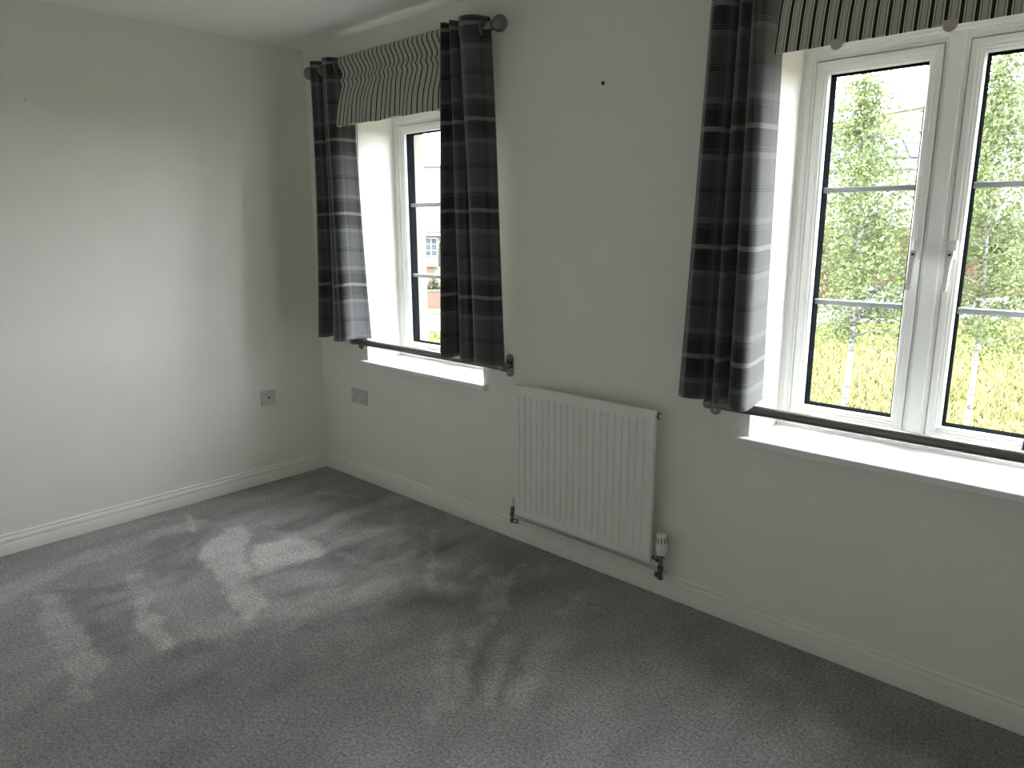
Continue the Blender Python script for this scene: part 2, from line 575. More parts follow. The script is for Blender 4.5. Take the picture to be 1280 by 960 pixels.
tag(floor, 'dark grey cut pile carpet with pale brushed marks', None, kind='structure')

def structure(mb, name, mat, parent=None, smooth=None, label=None):
    o = mb.build(name, mat, parent, smooth)
    if parent is None:
        tag(o, label, None, kind='structure')
    return o

structure(MB().box(-0.2, RY - 0.2, RH, RX + 0.2, WT, RH + 0.15), 'ceiling', M['ceiling'], label='plain white painted ceiling')
structure(MB().box(-0.2, RY - 0.2, -0.1, 0.0, 0.0, RH), 'wall_left', M['wall'], label='plain white wall meeting the window wall at the corner')
structure(MB().box(0.0, RY - 0.2, -0.1, RX, RY, RH), 'wall_back', M['wall'], label='plain white wall facing the windows')
structure(MB().box(RX, RY - 0.2, -0.1, RX + 0.2, 0.0, RH), 'wall_right', M['wall'], label='plain white wall opposite the blank wall')

def holed_wall(name, mat, x0, x1, z0, z1, y0, y1, holes, parent=None):
    """wall slab with rectangular openings (xa, xb, za, zb)"""
    xs = sorted({x0, x1} | {h[0] for h in holes} | {h[1] for h in holes})
    zs = sorted({z0, z1} | {h[2] for h in holes} | {h[3] for h in holes})
    mb = MB()
    def solid(i, k):
        if not (0 <= i < len(xs) - 1 and 0 <= k < len(zs) - 1):
            return False
        cx = (xs[i] + xs[i + 1]) / 2; cz = (zs[k] + zs[k + 1]) / 2
        return not any(h[0] < cx < h[1] and h[2] < cz < h[3] for h in holes)
    vid = {}
    def V(x, y, z):
        key = (round(x, 5), round(y, 5), round(z, 5))
        if key not in vid:
            vid[key] = len(mb.v); mb.v.append((x, y, z))
        return vid[key]
    for i in range(len(xs) - 1):
        for k in range(len(zs) - 1):
            if not solid(i, k):
                continue
            a, b, c, d = xs[i], xs[i + 1], zs[k], zs[k + 1]
            mb.f.append((V(a, y0, c), V(b, y0, c), V(b, y0, d), V(a, y0, d)))
            mb.f.append((V(a, y1, c), V(a, y1, d), V(b, y1, d), V(b, y1, c)))
            if not solid(i - 1, k): mb.f.append((V(a, y0, c), V(a, y0, d), V(a, y1, d), V(a, y1, c)))
            if not solid(i + 1, k): mb.f.append((V(b, y0, c), V(b, y1, c), V(b, y1, d), V(b, y0, d)))
            if not solid(i, k - 1): mb.f.append((V(a, y0, c), V(a, y1, c), V(b, y1, c), V(b, y0, c)))
            if not solid(i, k + 1): mb.f.append((V(a, y0, d), V(b, y0, d), V(b, y1, d), V(a, y1, d)))
    return mb.build(name, mat, parent)

holes = [(a, b, Z_SILL - 0.026, Z_HEAD) for a, b in WINS]
wall_front = holed_wall('wall_front', M['wall'], -0.2, RX + 0.2, -0.1, RH, 0.0, WT, holes)
tag(wall_front, 'white wall with two window openings', None, kind='structure')
oh = [(a + 0.041, b - 0.041, Z_SILL + 0.02, Z_HEAD - 0.03) for a, b in WINS]
holed_wall('outer_leaf', M['stone'], -0.6, RX + 0.6, -2.9, 2.9, WT + 0.001, WT + 0.11, oh, wall_front)

# skirting boards with a moulded top edge
SK = [(0.0, 0.0), (0.017, 0.0), (0.017, 0.050), (0.0150, 0.0535), (0.0125, 0.0545), (0.0125, 0.0565), (0.0150, 0.0580), (0.0150, 0.068), (0.0135, 0.074), (0.0100, 0.0785), (0.0075, 0.0800), (0.0075, 0.0825), (0.0090, 0.0850), (0.0085, 0.0890), (0.0060, 0.0920), (0.0, 0.0935)]
structure(MB().prism([(-p, z) for p, z in SK], 'x', 0.0, RX), 'baseboard_front', M['gloss'], smooth=30, label='off-white moulded skirting below the windows and radiator')
structure(MB().prism([(p, z) for p, z in SK], 'y', RY, 0.0), 'baseboard_left', M['gloss'], smooth=30, label='off-white moulded skirting along the blank wall')

# ================================================================== windows
YF = 0.231          # room face of the frames
def make_window(name, x0, x1, label):
    w = empty(name, (x0, YF, Z_SILL), label, None, kind='structure')
    xc = (x0 + x1) / 2
    fr = MB().loop_frame(x0 - 0.002, x1 + 0.002, Z_SILL - 0.002, Z_HEAD + 0.002,
                         [(0, YF + 0.06), (0, YF), (0.014, YF), (0.0165, YF + 0.004), (0.031, YF + 0.004), (0.036, YF + 0.009), (0.0425, YF + 0.009), (0.0425, YF + 0.06)])
    fr.build('frame', M['upvc'], w)
    # mullion with a raised centre rib
    mu = MB().prism([(xc - 0.033, YF + 0.06), (xc - 0.033, YF + 0.009), (xc - 0.024, YF + 0.008), (xc - 0.021, YF + 0.002), (xc - 0.004, YF + 0.001), (xc + 0.004, YF + 0.001),
                     (xc + 0.018, YF + 0.002), (xc + 0.021, YF + 0.006), (xc + 0.027, YF + 0.006), (xc + 0.033, YF + 0.009), (xc + 0.033, YF + 0.06)], 'z', Z_SILL + 0.03, Z_HEAD - 0.03)
    mu.build('mullion', M['upvc'], w)
    zb, zt = Z_SILL + 0.0425, Z_HEAD - 0.0425
    for (a, b, side) in ((x0 + 0.0425, xc - 0.033, 1), (xc + 0.033, x1 - 0.0425, -1)):
        g = 0.0025
        sp = [(g, YF + 0.072), (g, YF + 0.007), (0.004, YF + 0.002), (0.020, YF + 0.002), (0.0225, YF + 0.0055), (0.030, YF + 0.0065), (0.0325, YF + 0.010), (0.038, YF + 0.0115), (0.042, YF + 0.020), (0.044, YF + 0.026), (0.044, YF + 0.072)]
        sash = MB().loop_frame(a, b, zb, zt, sp).build('sash', M['upvc'], w)
        gi = 0.044
        MB().loop_frame(a, b, zb, zt, [(0.0, YF + 0.032), (0.0, YF + 0.034), (g + 0.001, YF + 0.034), (g + 0.001, YF + 0.032)]).build('weather_seal', M['gasket'], sash)
        MB().loop_frame(a + gi - 0.004, b - gi + 0.004, zb + gi - 0.004, zt - gi + 0.004,
                        [(0.002, YF + 0.0245), (0.0065, YF + 0.0255), (0.0065, YF + 0.029), (0.005, YF + 0.030), (0.005, YF + 0.075), (0.0, YF + 0.075), (0.0, YF + 0.0245)]).build('gasket', M['gasket'], sash)
        ga, gb, gz0, gz1 = a + gi, b - gi, zb + gi, zt - gi
        MB().box(ga - 0.002, YF + 0.0285, gz0 - 0.002, gb + 0.002, YF + 0.0325, gz1 + 0.002).build('pane', M['glass'], sash)
        for zz in (1.180, 1.562):
            MB().bbox(ga - 0.001, YF + 0.036, zz - 0.0095, gb + 0.001, YF + 0.050, zz + 0.0095, 0.003, 1).build('glazing_bar', M['bar'], sash, smooth=30)
        # handle on the meeting stile
        hx = (b - 0.015) if side == 1 else (a + 0.021)
        hz = 1.366
        hb = MB().bbox(hx - 0.011, YF - 0.010, hz - 0.032, hx + 0.011, YF + 0.004, hz + 0.032, 0.005, 3)
        hb.tube([(hx, YF - 0.005, hz - 0.010), (hx, YF - 0.018, hz - 0.010), (hx, YF - 0.026, hz - 0.014)], [0.0095, 0.0095, 0.009], 14)
        handle = hb.build('handle', M['handle'], sash, smooth=35)
        lv = MB()
        pr = [(0.0, 0.0105), (-0.016, 0.0115), (-0.030, 0.0085), (-0.050, 0.0078), (-0.105, 0.0085), (-0.118, 0.0085), (-0.124, 0.006)]
        lean = -0.004
        vs = []; fs = []
        for q, (dz, hw) in enumerate(pr):
            yy = YF - 0.020 - min(0.012, 0.012 * (-dz) / 0.05)
            for (sx, sy) in ((-1, 0), (-0.8, -0.010), (0.8, -0.010), (1, 0)):
                vs.append((hx + lean * (-dz) / 0.12 + sx * hw, yy + sy - 0.002, hz + dz))
        for q in range(len(pr) - 1):
            for k in range(4):
                fs.append((q * 4 + k, q * 4 + (k + 1) % 4, q * 4 + 4 + (k + 1) % 4, q * 4 + 4 + k))
        fs += [(3, 2, 1, 0), tuple((len(pr) - 1) * 4 + k for k in range(4))]
        hb2 = MB(); hb2.add(vs, fs)
        o = hb2.build('handle_lever', M['handle'], sash, smooth=35)
        MB().lathe([(0.0042, 0), (0.0042, 0.004)], (hx - 0.001, YF - 0.0365, hz - 0.012), (0, 1, 0), 12).build('handle_lock', M['black'], sash)
    # window board with nosing and short horns
    e = 0.036
    outline = [(x0 - e, -0.036), (x1 + e, -0.036), (x1 + e, 0.0), (x1, 0.0), (x1, YF + 0.01), (x0, YF + 0.01), (x0, 0.0), (x0 - e, 0.0)]
    sb = MB().prism(outline, 'z', Z_SILL - 0.026, Z_SILL)
    sill = sb.build('window_sill', M['board'], w)
    bv = sill.modifiers.new('nosing', 'BEVEL')
    bv.width = 0.006; bv.segments = 3; bv.limit_method = 'ANGLE'
    return w
make_window('window_1', *WINS[0], 'white double casement window near the room corner with deep reveal')
make_window('window_2', *WINS[1], 'white double casement window looking out on birch trees')

# ================================================================== fabrics
def smooth_path(ctrl, n):
    """Catmull-Rom through 2-D points, n samples, near even spacing"""
    P = [np.array(p, float) for p in ctrl]
    P = [2 * P[0] - P[1]] + P + [2 * P[-1] - P[-2]]
    out = []
    per = 12
    for i in range(1, len(P) - 2):
        for k in range(per):
            t = k / per
            p0, p1, p2, p3 = P[i - 1], P[i], P[i + 1], P[i + 2]
            out.append(0.5 * ((2 * p1) + (-p0 + p2) * t + (2 * p0 - 5 * p1 + 4 * p2 - p3) * t * t + (-p0 + 3 * p1 - 3 * p2 + p3) * t ** 3))
    out.append(P[-2])
    out = np.array(out)
    L = np.concatenate([[0], np.cumsum(np.hypot(*np.diff(out, axis=0).T))])
    s = np.linspace(0, L[-1], n)
    return np.stack([np.interp(s, L, out[:, 0]), np.interp(s, L, out[:, 1])], 1), L[-1]

def make_curtain(name, top, bot, z_top, z_bot, v_off, label, cloth_len=None, eyelets=(), sway=0.0, ease=0.8):
    nu, nv = 110, 60
    pt, Lt = smooth_path(top, nu)
    pb, Lb = smooth_path(bot, nu)
    L = cloth_len or Lb
    x0, y0 = float(np.mean(pb[:, 0])), float(np.mean(pb[:, 1]))
    root = empty(name, (x0, y0, z_bot), label, 'curtain', 'grey tartan eyelet curtains')
    def sheet(off, ext, zlo, zhi, nm, mat, thick):
        vs = []; uvs = []
        for j in range(nv):
            t = j / (nv - 1)
            z = zhi + (zlo - zhi) * t
            f = t ** ease
            p = pt * (1 - f) + pb * f
            d = np.gradient(p, axis=0)
            ln = np.hypot(d[:, 0], d[:, 1]) + 1e-9
            nrm = np.stack([-d[:, 1] / ln, d[:, 0] / ln], 1)
            q = p + nrm * off
            if ext:
                q[0] -= d[0] / ln[0] * ext
                q[-1] += d[-1] / ln[-1] * ext
            w = sway * math.sin(math.pi * t)
            # soft bumps where the folds relax down the drop
            wob = 0.004 * np.sin(np.linspace(0, 9, nu) + 3.0 * t) * t
            for i in range(nu):
                zz = z + (0.006 * math.sin(i * 0.13 + x0 * 7) * t if True else 0)
                vs.append((q[i, 0] + w + wob[i], q[i, 1] + 0.6 * wob[i], zz))
                uvs.append((L * i / (nu - 1), z))
        fs = [(j * nu + i, (j + 1) * nu + i, (j + 1) * nu + i + 1, j * nu + i + 1) for j in range(nv - 1) for i in range(nu - 1)]
        mb = MB(); mb.add(vs, fs)
        o = mb.build(nm, mat, root, smooth=80, fix=False)
        ul = o.data.uv_layers.new(name='fabric')
        for lp in o.data.loops:
            ul.data[lp.index].uv = uvs[lp.vertex_index]
        sm = o.modifiers.new('thickness', 'SOLIDIFY')
        sm.thickness = thick; sm.offset = 0
        return o
    sheet(0.0, 0, z_bot, z_top, 'cloth', tartan_mat(name + '_tartan', v_off), 0.0018)
    sheet(0.0045, 0.004, z_bot + 0.004, z_top - 0.004, 'lining', M['lining'], 0.001)
    for (ex, ey, ax) in eyelets:
        ring = MB()
        pts = []
        a = Vector(ax).normalized(); u = Vector((0, 0, 1)); w2 = a.cross(u)
        R = 0.026
        c = Vector((ex, ey, 2.240))
        n1, n2 = 24, 8
        vs = []; fs = []
        for i in range(n1):
            th = 2 * math.pi * i / n1
            dd = u * math.cos(th) + w2 * math.sin(th)
            for k in range(n2):
                ph = 2 * math.pi * k / n2
                vs.append(c + dd * (R + 0.006 * math.cos(ph)) + a * 0.004 * math.sin(ph))
        for i in range(n1):
            for k in range(n2):
                fs.append((i * n2 + k, ((i + 1) % n1) * n2 + k, ((i + 1) % n1) * n2 + (k + 1) % n2, i * n2 + (k + 1) % n2))
        ring.add(vs, fs)
        ring.build('eyelet', M['pewter'], root, smooth=60)
    return root

PY = -0.095         # curtain pole centre line
# corner window, corner side
make_curtain('curtain',
    [(0.265, -0.055), (0.262, -0.110), (0.285, -0.140), (0.315, -0.115), (0.325, -0.070), (0.345, -0.060), (0.358, -0.100), (0.385, -0.135), (0.425, -0.130), (0.452, -0.090), (0.466, -0.050), (0.478, -0.020)],
    [(0.185, -0.050), (0.180, -0.105), (0.215, -0.140), (0.265, -0.115), (0.285, -0.060), (0.310, -0.055), (0.330, -0.115), (0.380, -0.160), (0.446, -0.174), (0.488, -0.152), (0.490, -0.095), (0.487, -0.035), (0.490, 0.022)],
    2.284, 0.846, 1.886, 'grey tartan curtain nearest the room corner, its inner fold lit by the window', None,
    [(0.450, PY, (0.8, 0.6, 0)), (0.343, PY, (-0.8, 0.6, 0))], ease=1.5)
# corner window, radiator side
make_curtain('curtain',
    [(1.285, -0.050), (1.278, -0.110), (1.300, -0.140), (1.318, -0.110), (1.324, -0.060), (1.334, -0.110), (1.352, -0.140), (1.368, -0.110), (1.375, -0.055), (1.390, -0.110), (1.415, -0.145), (1.455, -0.145), (1.490, -0.115), (1.508, -0.055)],
    [(1.235, -0.040), (1.222, -0.100), (1.250, -0.140), (1.300, -0.125), (1.322, -0.062), (1.340, -0.062), (1.352, -0.115), (1.385, -0.145), (1.425, -0.115), (1.438, -0.062), (1.450, -0.115), (1.490, -0.145), (1.545, -0.125), (1.575, -0.050)],
    2.288, 0.848, 1.886, 'dark grey tartan curtain between the corner window and the space above the radiator', None,
    [(1.499, PY, (0.9, 0.45, 0))])
# birch window, radiator side
make_curtain('curtain',
    [(2.560, -0.055), (2.552, -0.110), (2.580, -0.140), (2.612, -0.115), (2.625, -0.060), (2.640, -0.110), (2.655, -0.125), (2.668, -0.062), (2.680, -0.110), (2.696, -0.142), (2.722, -0.132), (2.734, -0.080), (2.734, -0.018)],
    [(2.488, -0.050), (2.490, -0.110), (2.528, -0.138), (2.568, -0.112), (2.582, -0.062), (2.602, -0.062), (2.618, -0.112), (2.640, -0.118), (2.652, -0.062), (2.672, -0.060), (2.680, -0.110), (2.698, -0.155), (2.730, -0.164), (2.751, -0.138), (2.752, -0.080), (2.748, -0.030), (2.744, 0.018)],
    2.286, 0.850, 1.746, 'grey tartan curtain beside the birch view window, next to the radiator wall space', None, [(2.75, PY, (0.8, 0.6, 0))])
# birch window, far side: only its lining edge shows
make_curtain('curtain',
    [(3.600, -0.060), (3.635, -0.115), (3.660, -0.140), (3.690, -0.110), (3.705, -0.060), (3.720, -0.110), (3.745, -0.140), (3.775, -0.110), (3.790, -0.055)],
    [(3.500, -0.070), (3.560, -0.110), (3.600, -0.138), (3.645, -0.110), (3.660, -0.062), (3.680, -0.110), (3.715, -0.138), (3.770, -0.110), (3.790, -0.050)],
    2.286, 0.850, 1.746, 'grey tartan curtain with pale lining edge, at the bar end farthest from the radiator', None)

# striped fabric blinds hung from the poles
def make_blind(name, xt0, xt1, xb0, xb1, z_bot, label, wavy, tabs=()):
    prof = [(2.262, -0.080), (2.274, -0.098), (2.273, -0.116), (2.262, -0.126), (2.245, -0.124), (2.225, -0.110), (2.205, -0.098), (2.190, -0.094), (2.176, -0.099), (2.164, -0.106), (2.152, -0.099), (2.140, -0.097), (2.110, -0.106), (2.050, -0.117), (2.000, -0.121), (z_bot + 0.012, -0.123), (z_bot, -0.122)]
    sp, _ = smooth_path(prof, 70)
    nu = 160
    root = empty(name, (xb0, -0.122, z_bot), label, 'blind', 'striped fabric blinds')
    vs = []; uvs = []
    zt = 2.27
    r = random.Random(len(label))
    ph = [r.uniform(0, 6.28) for _ in range(6)]
    for j in range(len(sp)):
        z, y = sp[j]
        t = min(1, max(0, (zt - z) / (zt - z_bot)))
        for i in range(nu):
            u = i / (nu - 1)
            x = (xt0 * (1 - t) + xb0 * t) * (1 - u) + (xt1 * (1 - t) + xb1 * t) * u
            s = math.sin(math.pi * min(1.0, t * 1.25))
            wob = wavy * s * (0.007 * math.sin(u * 7 + ph[0] + t * 5) + 0.005 * math.sin(u * 13 + ph[1] - t * 7))
            dy = wavy * t * (0.006 * math.sin(u * 15 + ph[2]) + 0.004 * math.sin(u * 31 + ph[3] + 3 * t))
            vs.append((x + wob, y + dy, z + wavy * 0.003 * math.sin(u * 22 + ph[4]) * t))
            uvs.append((xb0 * (1 - u) + xb1 * u, z))
    n = len(sp)
    fs = [(j * nu + i, (j + 1) * nu + i, (j + 1) * nu + i + 1, j * nu + i + 1) for j in range(n - 1) for i in range(nu - 1)]
    mb = MB(); mb.add(vs, fs)
    o = mb.build('blind_cloth', M['blind'], root, smooth=80, fix=False)
    ul = o.data.uv_layers.new(name='fabric')
    for lp in o.data.loops:
        ul.data[lp.index].uv = uvs[lp.vertex_index]
    sm = o.modifiers.new('thickness', 'SOLIDIFY'); sm.thickness = 0.002; sm.offset = 0
    # pale hem roll on the back of the lower edge
    MB().tube([(xb0 + 0.004, -0.117, z_bot + 0.004), (xb1 - 0.004, -0.117, z_bot + 0.004)], 0.004, 8).build('hem_bar', M['lining'], root, smooth=60)
    for tx in tabs:
        outl = []
        wd, top, low = 0.0165, z_bot + 0.012, z_bot - 0.018
        outl += [(tx - wd, top), (tx - wd, low + 0.014)]
        for k in range(1, 8):
            a = math.pi + math.pi * k / 8
            outl.append((tx + wd * math.cos(a), low + 0.014 + 0.014 * math.sin(a)))
        outl += [(tx + wd, low + 0.014), (tx + wd, top)]
        tb = MB().prism(outl, 'y', -0.1300, -0.1270)
        tb.box(tx - wd, -0.1285, z_bot - 0.006, tx + wd, -0.110, z_bot - 0.003)
        tb.build('clip', M['beigeplastic'], root)
    return root
make_blind('fabric_blind', 0.520, 1.282, 0.468, 1.270, 1.946, 'olive and cream striped fabric blind with rumpled folds over the corner window', 1.0)
make_blind('fabric_blind', 2.785, 3.585, 2.764, 3.590, 1.944, 'olive and cream striped fabric blind with beige clips over the birch view window', 0.25, (2.946, 3.227))

# curtain poles with ball finials
def make_pole(x0, x1, label):
    root = empty('curtain_pole', (x0, 0.0, 2.24), label, 'curtain pole', 'curtain poles with ball finials')
    zc = 2.240
    MB().lathe([(0.0140, 0), (0.0140, x1 - x0)], (x0, PY, zc), (1, 0, 0), 24).build('rod', M['pewter'], root, smooth=40)
    for x, s in ((x0, -1), (x1, 1)):
        R = 0.033
        prof = [(0.016, -0.030), (0.0175, -0.028), (0.0175, -0.006), (0.016, -0.004), (0.016, 0.002), (0.019, 0.003), (0.019, 0.008), (0.013, 0.010), (0.013, 0.014)]
        c = 0.014 + R * 0.92
        for k in range(2, 17):
            a = math.pi * k / 16
            prof.append((max(0.0008, R * math.sin(a)), c - R * math.cos(a)))
        MB().lathe(prof, (x, PY, zc), (s, 0, 0), 28).build('finial', M['pewter'], root, smooth=40)
    for x in (x0 + 0.10, x1 - 0.12):
        b = MB().lathe([(0.026, 0), (0.026, 0.006), (0.022, 0.008)], (x, 0.0, zc), (0, -1, 0), 20)
        b.tube([(x, 0.0, zc), (x, PY + 0.014, zc)], 0.007, 12)
        b.lathe([(0.0165, -0.010), (0.0185, -0.010), (0.0185, 0.010), (0.0165, 0.010)], (x, PY, zc), (1, 0, 0), 20, cap=True)
        b.build('bracket', M['pewter'], root, smooth=40)
    return root
make_pole(0.252, 1.556, 'pewter curtain pole with ball finials over the corner window')
make_pole(2.500, 3.830, 'pewter curtain pole over the birch view window')

# low restraint bars across the openings
def make_bar(x0, x1, label):
    zc, yc = 0.829, -0.048
    root = empty('window_bar', (x0, 0.0, zc), label, 'window bar', 'dark metal bars across the window bottoms')
    MB().lathe([(0.016, 0.0), (0.0175, 0.002), (0.0175, x1 - x0 - 0.002), (0.016, x1 - x0)], (x0, yc, zc), (1, 0, 0), 28).build('rod', M['gunmetal'], root, smooth=40)
    for x, s in ((x0, -1), (x1, 1)):
        # obround wall plate with a screw hole above and below
        pl = MB()
        out = []
        hw, hh = 0.021, 0.052
        for k in range(13):
            a = math.pi * k / 12
            out.append((x + hw * math.cos(a), zc + (hh - hw) + hw * math.sin(a)))
        for k in range(13):
            a = math.pi + math.pi * k / 12
            out.append((x + hw * math.cos(a), zc - (hh - hw) + hw * math.sin(a)))
        pl.prism(out, 'y', -0.005, 0.001)
        plate = pl.build('wall_plate', M['gunmetal'], root)
        for dz in (-0.036, 0.036):
            MB().lathe([(0.006, 0), (0.006, 0.002), (0.003, 0.003)], (x, -0.0045, zc + dz), (0, -1, 0), 12).build('screw', M['chrome'], plate, smooth=40)
        MB().lathe([(0.0, 0.0), (0.019, 0.0), (0.021, 0.003), (0.021, 0.024), (0.019, 0.027), (0.0, 0.027)], (x - s * 0.010, yc, zc), (s, 0, 0), 24, cap=False).build('end_cap', M['gunmetal'], root, smooth=40)
        MB().lathe([(0.014, 0), (0.012, 0.012), (0.012, -yc)], (x, -0.003, zc), (0, -1, 0), 20).build('arm', M['gunmetal'], root, smooth=40)
make_bar(0.415, 1.560, 'dark metal bar across the bottom of the corner window')
make_bar(2.578, 3.760, 'dark metal bar across the bottom of the birch view window')

# ================================================================== radiator
def make_radiator():
    x0, x1, z0, z1, yf, yb = 1.659, 2.377, 0.159, 0.769, -0.085, -0.068
    root = empty('radiator', (x0, yb, z0), 'white ribbed panel radiator on the wall between the windows', 'radiator')
    nfl = 20
    mx = 0.020
    pitch = (x1 - x0 - 2 * mx) / nfl
    xs = [x0, x0 + 0.002, x0 + 0.006]
    gm = [0, 0, 0]
    for k in range(nfl):
        b = x0 + mx + pitch * k
        for t, g in ((0.02, 0), (0.18, 0), (0.30, 0.85), (0.40, 1), (0.60, 1), (0.70, 0.85), (0.82, 0)):
            xs.append(b + pitch * t); gm.append(g)
    xs += [x1 - 0.006, x1 - 0.002, x1]; gm += [0, 0, 0]
    zs = [z0, z0 + 0.003, z0 + 0.012, z0 + 0.028, z0 + 0.031, z0 + 0.046, z0 + 0.054]
    ez = [0, 0, 0, 0, 0.15, 0.85, 1]
    zs += [z0 + (z1 - z0) * f for f in (0.2, 0.4, 0.6, 0.8)]; ez += [1] * 4
    zs += [z1 - 0.060, z1 - 0.0465, z1 - 0.0435, z1 - 0.0425, z1 - 0.012, z1 - 0.003, z1]; ez += [1, 0.9, 0.1, 0, 0, 0, 0]
    vs = []
    nxr, nzr = len(xs), len(zs)
    for j, z in enumerate(zs):
        for i, x in enumerate(xs):
            y = yf + 0.0085 * gm[i] * ez[j]
            e = 0
            if i in (0, nxr - 1) or j in (0, nzr - 1): e = 0.004
            elif i in (1, nxr - 2) or j in (1, nzr - 2): e = 0.0008
            # narrow step round the rim
            if 2 < i < nxr - 3 and 2 < j < nzr - 3 and gm[i] * ez[j] == 0: y += 0.0012
            vs.append((x, y + e, z))
    fs = [(j * nxr + i, j * nxr + i + 1, (j + 1) * nxr + i + 1, (j + 1) * nxr + i) for j in range(nzr - 1) for i in range(nxr - 1)]
    # returned edges and back
    rim = [i for i in range(nxr)] + [j * nxr + nxr - 1 for j in range(1, nzr)] + [(nzr - 1) * nxr + i for i in range(nxr - 2, -1, -1)] + [j * nxr for j in range(nzr - 2, 0, -1)]
    base = len(vs)
    vs += [(vs[r][0], yb, vs[r][2]) for r in rim]
    n = len(rim)
    fs += [(rim[k], base + k, base + (k + 1) % n, rim[(k + 1) % n]) for k in range(n)]
    fs.append(tuple(base + k for k in range(n)))
    mb = MB(); mb.add(vs, fs)
    mb.build('panel', M['rad'], root, smooth=28)
    # convector fins behind the panel
    fin = []
    k = 0
    xx = x0 + 0.06
    while xx < x1 - 0.06:
        fin += [(xx, yb - 0.001), (xx + 0.004, yb + 0.028), (xx + 0.012, yb + 0.028), (xx + 0.016, yb - 0.001)]
        xx += 0.030
    fv = []; ff = []
    for (px, py) in fin:
        fv += [(px, py, z0 + 0.06), (px, py, z1 - 0.03)]
    for q in range(len(fin) - 1):
        ff.append((q * 2, q * 2 + 2, q * 2 + 3, q * 2 + 1))
    mb = MB(); mb.add(fv, ff); c = mb.build('convector_fins', M['rad'], root)
    sm = c.modifiers.new('thickness', 'SOLIDIFY'); sm.thickness = 0.001
    for hx in (x0 + 0.10, x1 - 0.10):
        MB().bbox(hx - 0.015, -0.045, z0 + 0.05, hx + 0.015, 0.001, z1 - 0.06, 0.002, 1).build('hanging_bracket', M['rad'], root)
    # air vent plug, top end
    vp = MB().lathe([(0.011, 0), (0.011, 0.006), (0.008, 0.008), (0.008, 0.014), (0.003, 0.014), (0.003, 0.020)], (x1 - 0.004, -0.058, z1 - 0.022), (1, 0, 0), 16).build('vent_plug', M['trv'], root, smooth=40)
    MB().lathe([(0.0125, 0.0), (0.0125, 0.003)], (x1 + 0.001, -0.058, z1 - 0.022), (1, 0, 0), 16).build('seal_ring', M['black'], vp)
    # thermostatic valve
    vx, vy = x1 + 0.034, -0.055
    body = MB().lathe([(0.0075, 0.090), (0.0115, 0.092), (0.0115, 0.108), (0.0085, 0.110), (0.0095, 0.128), (0.013, 0.130), (0.013, 0.146), (0.0095, 0.148), (0.0095, 0.180), (0.014, 0.182), (0.014, 0.196)], (vx, vy, 0), (0, 0, 1), 18)
    body.lathe([(0.0135, 0.0), (0.0135, 0.014), (0.009, 0.015), (0.009, 0.046)], (vx - 0.004, vy, 0.172), (-1, 0, 0), 6)
    body.lathe([(0.009, -0.004), (0.009, 0.016), (0.012, 0.017), (0.012, 0.028), (0.0078, 0.029), (0.0078, 0.04)], (vx, vy, 0.100), (-0.9, 0.45, 0), 14)
    valve = body.build('thermostatic_valve', M['chrome'], root, smooth=35)
    MB().lathe([(0.012, 0.194), (0.017, 0.196), (0.017, 0.204), (0.0185, 0.206), (0.0225, 0.212), (0.0235, 0.222), (0.0235, 0.240), (0.0205, 0.242), (0.0200, 0.272), (0.0185, 0.277), (0.014, 0.279)], (vx, vy, 0), (0, 0, 1), 30).build('valve_head', M['trv'], valve, smooth=35)
    for k in range(10):
        a = 2 * math.pi * (k + 0.3) / 10
        ca, sa = math.cos(a), math.sin(a)
        r1, r0, hw = 0.0208, 0.0185, 0.0017
        q = []
        for zz in (0.245, 0.270):
            for (r, s) in ((r0, -1), (r1, -1), (r1, 1), (r0, 1)):
                q.append((vx + r * ca - s * hw * sa, vy + r * sa + s * hw * ca, zz))
        MB().add(q, [(0, 1, 2, 3), (7, 6, 5, 4), (0, 4, 5, 1), (1, 5, 6, 2), (2, 6, 7, 3), (3, 7, 4, 0)]).build('head_slot', M['black'], valve)
    # lockshield valve at the other end
    lx, ly = x0 - 0.040, -0.055
    lb = MB().lathe([(0.0075, 0.100), (0.011, 0.102), (0.011, 0.118), (0.0085, 0.120), (0.0085, 0.136), (0.0125, 0.138), (0.0125, 0.152), (0.009, 0.154), (0.0095, 0.186)], (lx, ly, 0), (0, 0, 1), 18)
    lb.lathe([(0.0130, 0.0), (0.0130, 0.012), (0.008, 0.013), (0.008, 0.050)], (lx + 0.002, ly, 0.170), (1, 0, 0), 6)
    lb.lathe([(0.009, -0.004), (0.009, 0.014), (0.0118, 0.015), (0.0118, 0.025), (0.0078, 0.026), (0.0078, 0.040)], (lx, ly, 0.108), (0.9, 0.45, 0), 14)
    lock = lb.build('lockshield_valve', M['chrome'], root, smooth=35)
    MB().lathe([(0.0125, 0.184), (0.0145, 0.186), (0.0135, 0.214), (0.0115, 0.219), (0.007, 0.221)], (lx, ly, 0), (0, 0, 1), 22).build('valve_cap', M['trv'], lock, smooth=35)
    # painted pipe along the skirting top
    MB().tube([(lx + 0.030, ly + 0.014, 0.108), (lx + 0.07, -0.034, 0.106), (lx + 0.16, -0.026, 0.106), (vx - 0.16, -0.026, 0.103), (vx - 0.07, -0.034, 0.102), (vx - 0.030, ly + 0.014, 0.100)], 0.0075, 12).build('pipe', M['gloss'], root, smooth=60)
make_radiator()

